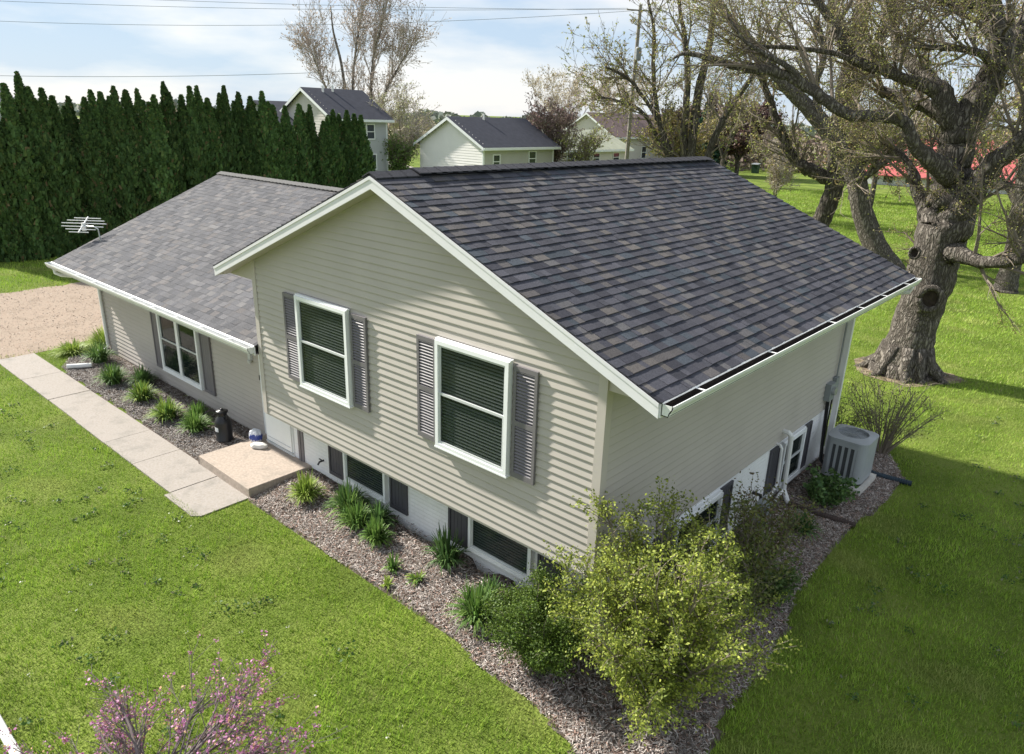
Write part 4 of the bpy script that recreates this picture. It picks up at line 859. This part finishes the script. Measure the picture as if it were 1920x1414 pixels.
T_t2a=[(-2.72,34.33,-0.13,0.596),(-2.56,34.38,1.04,0.513),(-2.41,34.44,1.67,0.484),(-2.15,34.52,2.94,0.456),(-2.13,34.53,4.22,0.483),(-2.33,34.46,5.80,0.509),(-2.23,34.50,7.12,0.563),(-2.21,34.50,8.14,0.616),(-2.23,34.50,9.00,0.510),(-2.19,34.51,9.88,0.456),(-2.21,34.50,11.11,0.377),(-2.36,34.45,12.81,0.271),(-2.59,34.37,14.85,0.137)]
T_t2b=[(-2.14,34.52,3.50,.36),(-2.81,34.30,3.81,0.347),(-3.40,34.09,4.10,0.347),(-3.87,33.91,4.29,0.315),(-4.54,33.65,5.13,0.252),(-5.21,33.38,6.44,0.205),(-5.75,33.15,7.56,0.173),(-6.31,32.90,8.69,0.142),(-6.71,32.71,9.98,0.095)]
T_t2c=[(-2.13,34.53,4.22,0.221),(-0.39,34.55,4.75,0.125),(0.68,34.63,5.57,0.077)]
T_t2d=[(-2.26,34.49,8.01,0.378),(-1.88,35.66,9.57,0.291),(-1.62,36.16,10.83,0.262),(-1.32,36.46,12.05,0.214),(-1.16,36.51,13.69,0.132)]
T_t2e=[(-2.19,34.51,9.88,0.253),(-2.63,33.30,10.84,0.186),(-3.09,32.60,11.95,0.138),(-3.51,32.44,13.31,0.077)]
T_t3a=[(2.51,32.71,-1.19,0.659),(1.74,32.53,-0.10,0.581),(0.99,32.34,0.87,0.528),(0.20,32.12,2.42,0.475),(-0.36,31.95,3.99,0.449),(-1.31,31.64,5.45,0.423),(-2.29,31.30,6.54,0.374),(-3.65,30.77,7.83,0.324),(-4.97,30.21,9.14,0.275),(-6.07,29.70,10.33,0.225),(-6.71,29.38,11.12,0.176),(-7.63,28.90,12.49,0.113)]
T_t3b=[(-0.36,31.95,3.99,0.235),(0.12,31.78,4.11,0.175),(0.71,31.74,4.59,0.130),(1.26,31.58,5.01,0.086)]
T_t3c=[(-2.29,31.30,6.54,0.205),(-2.84,31.63,8.13,0.178),(-2.82,31.96,9.57,0.150),(-3.47,31.92,11.21,0.106)]
T_t4a=[(6.90,30.84,-0.20,0.567),(6.91,30.85,0.10,0.435),(6.91,30.85,0.91,0.377),(6.85,30.84,2.03,0.337),(6.73,30.82,3.34,0.337),(6.60,30.81,4.82,0.317),(6.33,30.77,6.47,0.279),(5.71,30.68,8.06,0.224),(5.10,30.58,9.64,0.150),(4.59,30.49,11.18,0.084)]
T_t4b=[(6.73,30.82,3.34,0.220),(6.04,31.23,4.12,0.167),(5.35,31.33,4.50,0.112),(4.69,31.52,5.12,0.070)]
T_t5a=[(-16.24,44.71,2.45,0.341),(-16.19,44.73,5.49,0.319),(-16.14,44.76,8.41,0.298),(-15.87,44.90,10.54,0.256),(-15.76,44.96,12.60,0.214),(-15.88,44.90,15.26,0.150),(-16.24,44.70,17.21,0.065)]
T_t5b=[(-15.28,45.21,2.50,0.277),(-14.94,45.39,4.79,0.255),(-14.05,45.83,7.39,0.212),(-12.96,46.35,9.36,0.170),(-12.62,46.51,10.58,0.107),(-12.03,46.77,12.27,0.064)]
T_t5c=[(-16.48,44.57,2.44,0.277),(-16.79,44.40,5.47,0.276),(-16.84,44.38,8.75,0.234),(-17.26,44.14,11.56,0.192),(-17.77,43.84,13.61,0.128),(-18.17,43.61,16.26,0.065)]
T_t5d=[(-17.19,44.17,2.40,0.234),(-18.20,43.59,5.41,0.191),(-18.62,43.34,7.26,0.170),(-19.02,43.10,9.42,0.149),(-19.21,42.98,12.23,0.128),(-19.72,42.66,14.27,0.086)]
T_t5e=[(-16.92,44.33,2.42,0.213),(-18.43,43.46,6.15,0.149),(-20.10,42.41,8.67,0.128),(-20.95,41.85,9.37,0.106),(-21.94,41.17,9.88,0.064)]
T_t5f=[(-17.09,44.23,2.41,0.192),(-19.10,43.04,6.31,0.127),(-20.16,42.37,7.28,0.127),(-21.32,41.60,7.61,0.106),(-22.30,40.92,7.87,0.064)]
T_t6a=[(-51.49,39.84,1.65,0.160),(-51.51,39.82,6.68,0.142),(-51.70,39.56,10.52,0.124),(-52.05,39.07,13.30,0.089),(-52.13,38.96,15.56,0.036)]
T_t6b=[(-50.39,41.32,1.68,0.177),(-50.10,41.68,7.24,0.159),(-49.86,41.99,11.12,0.142),(-49.33,42.66,13.97,0.107),(-49.13,42.90,16.05,0.053)]
T_t6c=[(-50.39,41.32,1.68,0.142),(-49.29,42.71,7.78,0.124),(-48.42,43.76,10.26,0.089),(-47.56,44.77,12.22,0.053)]
T_t6d=[(-51.34,40.05,1.65,0.124),(-51.19,40.25,7.18,0.124),(-50.94,40.59,11.05,0.107),(-50.67,40.95,13.41,0.089),(-50.37,41.33,15.72,0.036)]
T_t6e=[(-51.65,39.63,1.64,0.107),(-52.39,38.60,7.12,0.106),(-52.88,37.88,9.49,0.089),(-53.24,37.36,11.34,0.053)]

mp_ = limb_tree('maple_tree', 'huge old maple with rough grey trunk behind the house corner', (6.9, 15.56, GZ), T_trunk, [T_a, T_b, T_c, T_d, T_e, T_f, T_g, T_h, T_i, T_j, T_k, T_l, T_m], 'bark', 'twig', 14, 12, (.9, 2.4), (6, 4), .0045, 46000, .017, up=.15, jit=.08, droop=.25)
# root flare, knot holes
m = MB()
for a in range(9):
    th = 2 * math.pi * a / 9 + random.uniform(-.2, .2); d = Vector((math.cos(th), math.sin(th), 0)); c_ = Vector((6.88, 15.56, GZ)); l = random.uniform(1.1, 1.6)
    m.tube([c_ + d * .45 + Vector((0, 0, .8)), c_ + d * .66 + Vector((0, 0, .30)), c_ + d * l * .72 + Vector((0, 0, .02)), c_ + d * (l * .72 + .3) + Vector((0, 0, -.08))], [.22, .18, .10, .03], 8, jit=.1)
m.build('root_flare', M['bark'], mp_, smooth=True)
M['hollow'] = mat('knot_hollow', (.045, .035, .028), .95, .1, .4, 14, bump=.03, bscale=20)
def knot(c, r, tilt):
    n = Vector((CAM.x - c[0], CAM.y - c[1], -.5)).normalized(); n = Vector((n.x + tilt, n.y, n.z)).normalized(); u = n.cross(Vector((0, 0, 1))).normalized(); v_ = u.cross(n); c = Vector(c)
    m = MB(); m.tube([c + u * (math.cos(R(a)) * r * .85) + v_ * (math.sin(R(a)) * r) for a in range(0, 361, 20)], r * .28, 8, jit=.12); m.build('knot_rim', M['bark'], mp_, smooth=True)
    m = MB(); m.add([tuple(c - n * .03)] + [tuple(c - n * .01 + u * (math.cos(R(a)) * r * .8) + v_ * (math.sin(R(a)) * r * .9)) for a in range(0, 360, 30)], [(0, i + 1, (i + 1) % 12 + 1) for i in range(12)]); m.build('knot_hollow', M['hollow'], mp_)
knot((7.30, 14.84, 2.16), .30, .0); knot((6.72, 14.80, 3.28), .14, -.15)
limb_tree('park_tree', 'dark burly trunk standing second from the maple, behind the roof edge', (-2.72, 34.33, GZ), T_t2a, [T_t2b, T_t2c, T_t2d, T_t2e], 'barkdark', 'twig', 10, 17, (1.5, 3.6), (6, 4), .009, 8000, .05, up=.2)
limb_tree('park_tree', 'grey leaning trunk crossing in front of the dark burly one', (1.76, 32.5, GZ), T_t3a, [T_t3b, T_t3c], 'bark', 'twig', 10, 17, (1.5, 3.4), (6, 4), .009, 5000, .05, up=.25)
limb_tree('park_tree', 'grey trunk at the right edge of the picture beyond the maple', (6.9, 30.84, GZ), T_t4a, [T_t4b], 'bark', 'twig', 10, 18, (1.5, 3.4), (6, 4), .009, 5000, .05, up=.1)
B5 = (-16.4, 44.6, GZ)
def down(L_): return [(B5[0] + (L_[0][0] - B5[0]) * .5, B5[1] + (L_[0][1] - B5[1]) * .5, GZ - .05, L_[0][3] * 1.15)] + L_
limb_tree('park_tree', 'many-stemmed bare tree rising behind the roof ridge beside the utility pole', B5, down(T_t5a), [down(l) for l in (T_t5b, T_t5c, T_t5d, T_t5e, T_t5f)], 'barkdark', 'twig', 8, 15, (1.6, 4.0), (6, 4), .012, 7000, .07, up=.2)
M['palebark'] = bark('pale_bark', (.12, .105, .092), (.26, .235, .21), .03, 6)
B6 = (-51.0, 40.5, GZ)
def down6(L_): return [(B6[0] + (L_[0][0] - B6[0]) * .6, B6[1] + (L_[0][1] - B6[1]) * .6, GZ - .05, L_[0][3] * 1.2)] + L_
limb_tree('tall_tree', 'tall bare tree with pale buds behind the two-storey house', B6, down6(T_t6a), [down6(l) for l in (T_t6b, T_t6c, T_t6d, T_t6e)], 'palebark', 'paletwig', 8, 40, (1.8, 4.2), (6, 4), .014, 9000, .075, [(.42, .34, .29), (.50, .42, .36), (.34, .27, .22)], up=.55, bjit=.14)

def simple_tree(name, label, x, y, h, spread, tw, bk='barkdark', stems=6, r=.14, count=16, leafn=6000, ls=.08, pal=OLIVE, rmin=.015, tr=.25, up=.4, cat='tree', jit=.15, nsub=(6, 4)):
    root = thing(name, label, cat, (x, y, GZ)); m = MB(); base = Vector((x, y, GZ - .05)); top = Vector((x, y, GZ + h * tr)); m.tube([base, top], [r, r * .8], 8); nodes = []
    for i in range(stems):
        a = 2 * math.pi * (i + random.random() * .6) / stems; s = spread * random.uniform(.35, .9); L_ = [(*top, r * .5)]
        for t in (.35, .7, 1): L_.append((x + math.cos(a) * s * t, y + math.sin(a) * s * t, GZ + h * tr + (h * (1 - tr)) * random.uniform(.8, 1) * t, r * .5 * (1.05 - t)))
        nodes.append(limb(m, L_, 6))
    m.build('trunk', M[bk], root); m = MB(); tips = []
    for nd in nodes: branchy(m, nd, count, (h * .13, h * .3), nsub, rmin, tips, skip=.1, up=up)
    m.build('crown', M[tw], root)
    if leafn: buds(root, tips, leafn, ls, pal, 'foliage', jit)
    return root
simple_tree('budding_tree', 'greenish budding tree between the two-storey house and the white-gabled one', -39.4, 36.6, 7.4, 2.6, 'paletwig', r=.16, count=11, leafn=4200, ls=.06, pal=[(.34, .35, .17), (.28, .30, .14), (.40, .38, .24)])
simple_tree('plum_tree', 'purplish tree right behind the white-gabled house', -30.6, 46.4, 6.6, 2.1, 'twig', leafn=4000, ls=.08, pal=[(.16, .10, .10), (.22, .15, .14), (.12, .08, .08)])
simple_tree('willow_tree', 'pale straw-coloured tree behind the brown-red roof, the left one of two', -54.0, 78.0, 10.5, 5.5, 'paletwig', stems=8, count=10, leafn=5000, ls=.09, pal=[(.42, .36, .24), (.36, .33, .20), (.48, .42, .30)], up=.7)
simple_tree('willow_tree', 'pale straw-coloured tree behind the brown-red roof, nearer the utility pole', -52.0, 88.0, 11.0, 6.0, 'paletwig', stems=8, count=10, leafn=5000, ls=.10, pal=[(.42, .36, .26), (.36, .33, .20)], up=.7)
simple_tree('young_tree', 'young lime-green tree in front of the sage-roofed house', -27.3, 46.2, 5.0, 1.7, 'twig', count=9, leafn=1500, ls=.07, pal=[(.30, .32, .10), (.24, .27, .08)], r=.1)
simple_tree('plum_tree', 'dark purple plum tree on the far lawn near the bin', -30.8, 84, 7.4, 5.0, 'twig', leafn=26000, ls=.15, pal=[(.11, .065, .065), (.16, .10, .09), (.08, .05, .05)], r=.3, tr=.25, rmin=.03)
simple_tree('plum_tree', 'second dark plum tree, left of the one near the bin', -37.5, 84, 7.0, 4.8, 'twig', leafn=22000, ls=.15, pal=[(.10, .065, .06), (.15, .09, .085), (.08, .055, .05)], r=.28, tr=.22, rmin=.03)
simple_tree('sapling', 'slender yellowish sapling on the lawn beyond the roof edge', -12.2, 51.6, 4.4, 1.6, 'paletwig', leafn=2200, ls=.05, pal=[(.27, .23, .10), (.32, .27, .14)], r=.06, tr=.2, rmin=.011, count=12)
simple_tree('budding_tree', 'yellow-leafed small tree below the utility pole', -18.6, 46.6, 6.0, 2.6, 'twig', leafn=6500, ls=.075, pal=[(.34, .29, .09), (.27, .24, .07), (.38, .33, .13)], r=.15)
simple_tree('budding_tree', 'orange-brown small tree left of the leaning grey trunk', -11.0, 66.0, 7.0, 3.4, 'twig', leafn=7000, ls=.09, pal=[(.24, .165, .08), (.20, .145, .07), (.28, .21, .11)], r=.18, rmin=.02)
simple_tree('round_shrub', 'round green shrub at the left corner of the white-gabled house', -37.6, 34.6, 3.6, 1.2, 'twig', leafn=5200, ls=.07, pal=[(.10, .17, .04), (.14, .21, .05)], r=.08, tr=.1, cat='shrub', jit=.25)
for i, (x, y, h) in enumerate([(-8, 62, 12), (4, 58, 13), (12, 46, 12), (-26, 70, 11), (1, 47, 12)]):
    simple_tree('bare_tree', ['tall bare tree between the leaning trunk and the barn', 'tall bare tree in front of the red barn roof', 'bare tree beyond the right edge trunk', 'bare tree behind the utility pole and plum trees', 'bare tree directly behind the maple trunk'][i], x, y, h, h * .38, 'twig', stems=5, count=7, leafn=2600, ls=.075, pal=OLIVE + [(.30, .22, .15)], r=.25, rmin=.016, up=.35)

# spruce
sp = thing('spruce_tree', 'dark blue-green spruce far behind the many-stemmed tree', 'tree', (-34.7, 82.4, GZ)); m = MB(); m.tube([(-34.7, 82.4, GZ - .05), (-34.7, 82.4, 9.2)], [.25, .03], 8); m.build('trunk', M['barkdark'], sp)
n = 6000; t = rng.random(n) ** .8; a = rng.uniform(0, 2 * np.pi, n); rr = (1 - t) * 3.0 * (.55 + .45 * rng.random(n)) * (1 + .2 * np.sin(t * 60)); P = np.stack([-34.7 + rr * np.cos(a), 82.4 + rr * np.sin(a), .4 + t * 9.2], -1)
v, f, c = leaf_quads(P, .17, [(.03, .07, .045), (.045, .09, .055), (.02, .05, .035)], up=-.2); link_mesh('crown', v, f, M['needle'], sp, None, False, c)

# ---- arborvitae hedge
def arb_mesh(seed, leaders):
    g = np.random.default_rng(seed); n = 9000; H = 1.0; v_all = []
    t = g.random(n) ** .85; a = g.uniform(0, 2 * np.pi, n); L_ = np.array(leaders)[g.integers(0, len(leaders), n)]
    prof = np.clip(np.minimum((1 - t) * 2.5, 1.0), 0, 1) ** .8 * (.86 + .14 * np.sin(t * 9 + seed))
    lump = 1 + .16 * np.sin(a * 5 + t * 30 + seed) + .10 * np.sin(a * 9 - t * 47)
    rr = .64 * prof * lump * np.sqrt(g.uniform(.62, 1.0, n)); z = t * L_[:, 2]
    P = np.stack([rr * np.cos(a) + L_[:, 0] * t, rr * np.sin(a) + L_[:, 1] * t, z * 7.0], -1)
    out = np.stack([np.cos(a), np.sin(a), np.zeros(n)], -1); up = out * .35 + np.array([0, 0, 1.0]) + g.normal(0, .28, (n, 3)); up /= np.linalg.norm(up, axis=1)[:, None]
    sd_ = np.cross(up, out + g.normal(0, .55, (n, 3))); sd_ /= np.linalg.norm(sd_, axis=1)[:, None] + 1e-9; s = g.uniform(.045, .11, n)
    pal = np.array([(.062, .118, .035), (.078, .138, .042), (.048, .095, .031), (.10, .152, .045), (.15, .12, .06)]); tt = pal[g.choice(5, n, p=[.33, .28, .24, .12, .03])] * g.uniform(.75, 1.25, (n, 1))
    return quads_at(P, up * (s * 1.35)[:, None], sd_ * (s * .55)[:, None], tt)
protos = []
for sdn, ld in ((1, [(0, 0, 1)]), (2, [(0, 0, 1), (.18, .25, .93)]), (3, [(0, 0, 1), (-.1, -.28, .95)]), (4, [(.0, .0, 1), (.1, .2, .88), (0, -.25, .94)])):
    root = thing('arborvitae', '', 'tree', (0, 0, 0), 'arborvitae hedge along the lawn'); v, f, c = arb_mesh(sdn, ld); link_mesh('crown', v, f, M['needle'], root, None, False, c)
    m = MB(); m.tube([(0, 0, -.1), (0, 0, 3), (0, 0, 6.2)], [.10, .07, .02], 7); m.build('trunk', M['barkdark'], root); protos.append(root)
HEDGE = [(2.2, 7.0), (2.9, 6.9), (3.65, 7.12), (4.33, 7.58), (4.6, 7.02), (5.06, 7.0), (5.48, 6.72), (6.17, 6.71), (6.58, 6.69), (7.09, 7.02), (7.51, 6.96), (7.97, 7.21), (8.5, 7.07), (9.07, 7.16), (9.57, 6.92), (10.17, 7.5), (10.5, 7.2), (11.04, 6.97), (11.36, 7.37), (11.88, 7.39), (12.34, 6.85), (12.93, 6.87), (13.24, 7.48), (14.22, 7.21), (14.83, 7.03), (15.29, 7.3), (15.58, 6.97), (15.96, 6.65), (16.66, 6.63), (17.54, 6.75), (17.8, 6.71), (18.37, 6.72), (18.73, 5.9), (19.38, 6.11), (19.87, 6.52), (20.33, 6.3), (20.86, 6.49), (21.2, 6.32), (21.6, 6.27)]
ONES = ['', 'first', 'second', 'third', 'fourth', 'fifth', 'sixth', 'seventh', 'eighth', 'ninth', 'tenth', 'eleventh', 'twelfth', 'thirteenth', 'fourteenth', 'fifteenth', 'sixteenth', 'seventeenth', 'eighteenth', 'nineteenth', 'twentieth']
used = set(); N_ = len(HEDGE)
for i, (y, h) in enumerate(HEDGE):
    k = i % 4; o = protos[k] if k not in used else copy_tree(protos[k]); used.add(k)
    o.location = (-25.3 + random.uniform(-.45, .35), y, GZ); s = h / 7.1; o.scale = (random.uniform(.85, 1.08), random.uniform(.85, 1.08), s); o.rotation_euler = (0, 0, random.uniform(0, 6.28))
    if i < 20: o['label'] = 'dark green arborvitae, %s from the left end of the tall hedge' % ONES[i + 1]
    else: o['label'] = 'dark green arborvitae, %s from the right end of the tall hedge' % ONES[N_ - i]

# ================================================================== NEIGHBOURING HOUSES, POLES, FAR THINGS
M['wallA'] = mat('grey_and_shaded_siding', (.42, .43, .45), .6, .3, .04, 1); M['wallAg'] = mat('pale_siding', (.60, .56, .53), .6, .3, .04, 1); M['wallB'] = mat('lit_white_siding', (.87, .84, .82), .6, .3, .04, 1); M['sage_wall'] = mat('sage_and_shaded_siding', (.46, .45, .42), .6, .3, .04, 1)
M['roofA'] = mat('slate_roof', (.055, .057, .072), .9, .15, .15, 3); M['roofC'] = mat('brown_roof', (.20, .145, .135), .9, .15, .2, 2); M['roofS'] = mat('sage_roof', (.36, .37, .28), .9, .15, .15, 2); M['roofR'] = mat('red_metal_roof', (.40, .10, .095), .6, .3, .12, 1, dirt=((.45, .24, .22), .5, .5)); M['barnwall'] = mat('barn_wall', (.62, .63, .64), .7, .2, .12, 2)
def siding_lines(mt, parent, x0, x1, yv, z0, z1, apex=None):
    m = MB(); z = z0
    while z < z1:
        a, b = (x0, x1)
        if apex and z > apex[2]:
            t = (z - apex[2]) / (apex[1] - apex[2]); a = x0 + (apex[0] - x0) * t; b = x1 + (apex[0] - x1) * t
        if b - a > .3: m.add([(a, yv - .02, z), (b, yv - .02, z), (b, yv - .004, z + .2), (a, yv - .004, z + .2), (a, yv, z), (b, yv, z)], [(0, 1, 2, 3), (4, 5, 1, 0)])
        z += .2
    m.build('siding', mt, parent)
def far_house(label, xa, za, xr, ze, xl, zl, y0, y1, zb, wg, ws, rf, wins, ov=.4, vents=(), name='neighbour_house', lines=True):
    """gable end at y0 facing -y, side wall facing +x. wins: (y0,y1,z0,z1) on the side wall"""
    root = thing(name, label, 'house', ((xl + xr) / 2, y0, zb)); mm = (za - ze) / (xr - xa); xw = xr - ov; xwl = xl + ov; yw = y0 + ov
    zw = ze + mm * ov - .15; zwl = zl + (za - zl) / (xa - xl) * ov - .15
    m = MB(); m.prism([(xwl, yw, zb), (xw, yw, zb), (xw, yw, zw), (xa, yw, za - .15), (xwl, yw, zwl)], (0, y1 - y0 - 2 * ov, 0)); m.build('wall', ws, root)
    m = MB(); m.prism([(xwl, yw - .02, zb), (xw, yw - .02, zb), (xw, yw - .02, zw), (xa, yw - .02, za - .15), (xwl, yw - .02, zwl)], (0, .015, 0)); g = m.build('gable_wall', wg, root)
    if lines: siding_lines(wg, g, xwl, xw, yw - .02, zb, za - .3, (xa, za - .15, min(zw, zwl)))
    m = MB(); m.box(xw - .1, xw + .03, yw - .06, yw + .1, zb, zw); m.box(xw - .05, xw + .03, y1 - ov - .12, y1 - ov + .02, zb, zw); m.build('corner_trim', M['white'], root)
    m = MB(); m.prism([(xl, y0, zl), (xa, y0, za), (xr, y0, ze), (xr, y0, ze - .06), (xa, y0, za - .07), (xl, y0, zl - .06)], (0, y1 - y0, 0)); r_ = m.build('roof', rf, root)
    m = MB(); m.prism([(xl, y0 - .03, zl - .04), (xa, y0 - .03, za - .04), (xa, y0 - .03, za - .27), (xl, y0 - .03, zl - .25)], (0, .03, 0)); m.build('rake_board', M['white'], root)
    m = MB(); m.prism([(xa, y0 - .032, za - .04), (xr, y0 - .032, ze - .04), (xr, y0 - .032, ze - .25), (xa, y0 - .032, za - .27)], (0, .03, 0)); m.build('rake_board', M['white'], root)
    m = MB(); m.box(xr - .02, xr + .1, y0, y1, ze - .22, ze - .03); m.build('gutter', M['white'], root)
    m = MB(); m.box(xw, xr, y0 + .01, y1 - .01, ze - .24, ze - .225); m.build('soffit', M['white'], root)
    for a, b, c, d in wins:
        m = MB(); t = .08
        for q in ((a - t, a, c - t, d + t), (b, b + t, c - t, d + t), (a, b, c - t, c), (a, b, d, d + t), (a, b, (c + d) / 2 - .03, (c + d) / 2 + .03)): m.box(xw + .005, xw + .06, q[0], q[1], q[2], q[3])
        wf = m.build('window', M['white'], root); m = MB(); m.box(xw + .004, xw + .02, a, b, c, d); m.build('pane', M['farglass'], wf)
    for y, dx in vents:
        m = MB(); zz = za - mm * dx; m.tube([(xa + dx, y, zz - .1), (xa + dx, y, zz + .45)], .09, 8); m.build('roof_vent', M['pvc'], r_)
    return root
hA = far_house('grey two-storey house with dark roof behind the hedge end', -41.64, 7.95, -37.64, 5.73, -45.64, 5.73, 28.28, 34.25, GZ, M['wallAg'], M['wallA'], M['roofA'], [(31.8, 32.5, 4.25, 5.3), (31.8, 32.6, 1.9, 3.0)], vents=((30.0, .5), (31.0, .4)))  # paler gable, greyer side: sun and shade put into the wall colours
m = MB(); m.prism([(-50.5, 27.0, 5.2), (-46.5, 27.0, 6.9), (-42.6, 27.0, 5.1), (-42.6, 27.0, 5.0), (-46.5, 27.0, 6.75), (-50.5, 27.0, 5.1)], (0, 6.5, 0)); m.build('garage_roof', M['roofA'], hA)
m = MB(); m.prism([(-50.1, 27.4, GZ), (-43.0, 27.4, GZ), (-43.0, 27.4, 5.1), (-46.5, 27.4, 6.7), (-50.1, 27.4, 5.1)], (0, 5.5, 0)); m.build('garage_wall', M['wallA'], hA)
far_house('low house with a bright white gable and dark roof in the centre background', -32.78, 6.13, -28.73, 3.97, -36.83, 3.97, 35.59, 45.0, GZ, M['wallB'], M['sage_wall'], M['roofA'], [(37.1, 37.8, 2.4, 3.35), (41.4, 42.2, 2.5, 3.55)], vents=((39.4, .35),))  # white gable, darker side wall: lit and shaded faces given by colour
far_house('sage-roofed house with a row of small windows behind the young lime tree', -34.8, 5.2, -31.0, 3.5, -38.6, 3.5, 47.3, 60, GZ, M['sage_wall'], M['wallAg'], M['roofS'], [(49.5, 50.5, 2.3, 3.1), (52.0, 53.0, 2.3, 3.1), (53.6, 54.6, 2.3, 3.1), (57, 58, 2.3, 3.1)], lines=False)
far_house('far house with a brown-red roof behind bare trees', -46.0, 7.0, -41.5, 4.2, -50.5, 4.2, 72, 96, GZ, M['wallAg'], M['wallAg'], M['roofC'], [(74, 75, 1.6, 3), (79, 80, 1.6, 3)], lines=False)
far_house('house whose grey roof peeps over the left end of the hedge', -62, 8.3, -56, 6.0, -68, 6.0, 5, 13.0, GZ, M['wallAg'], M['wallA'], M['roofA'], [], lines=False)
# red-roofed barn
bn = thing('barn', 'long white barn with a big red metal roof behind the maple', 'barn', (-5, 90, GZ)); m = MB(); m.box(-17, 8, 90, 106, GZ, 1.25); m.prism([(-17, 90, 1.25), (-17, 98, 5.0), (-17, 106, 1.25)], (25, 0, 0)); m.build('wall', M['barnwall'], bn)
for k in range(25):
    x0 = -17.4 + k * 1.02; m = MB(); m.prism([(x0, 89.3, 1.0), (x0, 98, 5.25), (x0, 106.7, 1.0), (x0, 106.7, .92), (x0, 98, 5.15), (x0, 89.3, .92)], (.98, 0, 0)); m.box(x0 + .96, x0 + 1.02, 89.4, 89.41, .9, .91); m.build('roof_panel', M['roofR'], bn)
for k in range(4):
    m = MB(); m.box(-15 + k * 2.4, -14 + k * 2.4, 89.95, 89.99, .2, 1.0); m.build('window', M['farglass'], bn)
# bin on the far lawn
bi = thing('waste_bin', 'dark green bin standing on the far lawn near the plum trees', 'bin', (-32.4, 93.1, GZ)); m = MB(); m.prism([(-32.75, 92.8, GZ), (-32.05, 92.8, GZ), (-31.95, 92.7, 1.0), (-32.85, 92.7, 1.0)], (0, .8, 0)); m.build('body', mat('bin_green', (.02, .05, .035), .5, .3), bi)
m = MB(); m.prism([(-32.9, 92.6, 1.0), (-31.9, 92.6, 1.0), (-31.9, 92.6, 1.06), (-32.9, 92.6, 1.06)], (0, 1.0, .12)); m.build('lid', M['boxgrey'], bi)
# utility pole and wires
def pole(label, x, y, h, lean=(0, 0)):
    p = thing('utility_pole', label, 'utility pole', (x, y, GZ)); m = MB(); m.tube([(x, y, GZ - .3), (x + lean[0], y + lean[1], h)], [.19, .13], 10); m.build('post', M['woodpole'], p)
    m = MB(); d = Vector((.55, .83, 0)); c = Vector((x + lean[0], y + lean[1], h - .4)); m.tube([c - d * 1.1, c + d * 1.1], .06, 6); m.build('crossarm', M['woodpole'], p)
    m = MB(); m.lathe((x + .35, y, h - 3.9), [(.22, 0), (.24, .05), (.24, .85), (.15, .95), (0, .97)], 12); m.build('transformer', M['boxgrey'], p); return p
pole('weathered utility pole with transformer behind the roof ridge', -22.45, 45.65, 14.5, (.15, .1)); pole('utility pole outside the left edge of the picture', -67.4, 7.0, 13.8)
def wire(a, b, sag, label, r=.014):
    a, b = Vector(a), Vector(b); m = MB(); m.tube([a.lerp(b, t / 24) - Vector((0, 0, 4 * sag * (t / 24) * (1 - t / 24))) for t in range(25)], r, 4); m.build('overhead_wire', M['boxgrey'], None, tuple(a), label=label, category='wire', group='overhead wires')
wire((-22.5, 45.7, 14.1), (-67.5, 6.6, 12.2), .9, 'lowest of the wires running left from the pole past the tall bare tree')
wire((-22.1, 46.4, 14.2), (-67.0, 7.8, 14.2), .35, 'upper wire running left from the pole across the top of the sky')
wire((-22.9, 45.0, 14.2), (-67.9, 6.2, 13.6), .5, 'middle wire running left from the pole')
wire((-50.5, 40.0, 9.9), (-77, 9.4, 8.3), .4, 'low far wire above the hedge tops', .02)
# far woods along the horizon, sandy road by the neighbours
def woods(name, label, a0, a1, D0, D1, h, n, size, pal):
    a = R(41.135) - np.radians(rng.uniform(a0, a1, n)); D = rng.uniform(D0, D1, n); lum = .62 + .25 * np.sin(a * 70) * np.sin(a * 31 + 1) + .13 * np.sin(a * 173)
    z = GZ + rng.random(n) ** .8 * h * lum; P = np.stack([CAM.x - np.sin(a) * D, CAM.y + np.cos(a) * D, z], -1); v, f, c = leaf_quads(P, size, pal, asp=.8); link_mesh(name, v, f, M['needle'], None, None, False, c, kind='stuff', label=label, category='woods')
woods('far_woods', 'hazy line of woods along the horizon', -50, 50, 420, 560, 9.0, 12000, 1.5, [(.16, .19, .16), (.20, .22, .19), (.18, .19, .15)])  # muted grey-green palette puts the distance haze into the colour
woods('far_woods', 'tan and pink bare woods on the right behind the lawn', -2, 42, 112, 150, 8.0, 30000, .24, [(.20, .15, .125), (.165, .125, .105), (.22, .175, .13), (.18, .165, .105)])
woods('far_woods', 'low brown scrub behind the neighbouring houses', -30, 0, 150, 210, 6.0, 9000, .5, [(.26, .23, .16), (.20, .19, .12), (.30, .26, .19)])
m = MB(); m.add([(-110, 66, GZ + .01), (-64, 52, GZ + .01), (-60, 56, GZ + .01), (-104, 78, GZ + .01)], [(0, 1, 2, 3)]); m.build('road', M['road'], kind='structure')
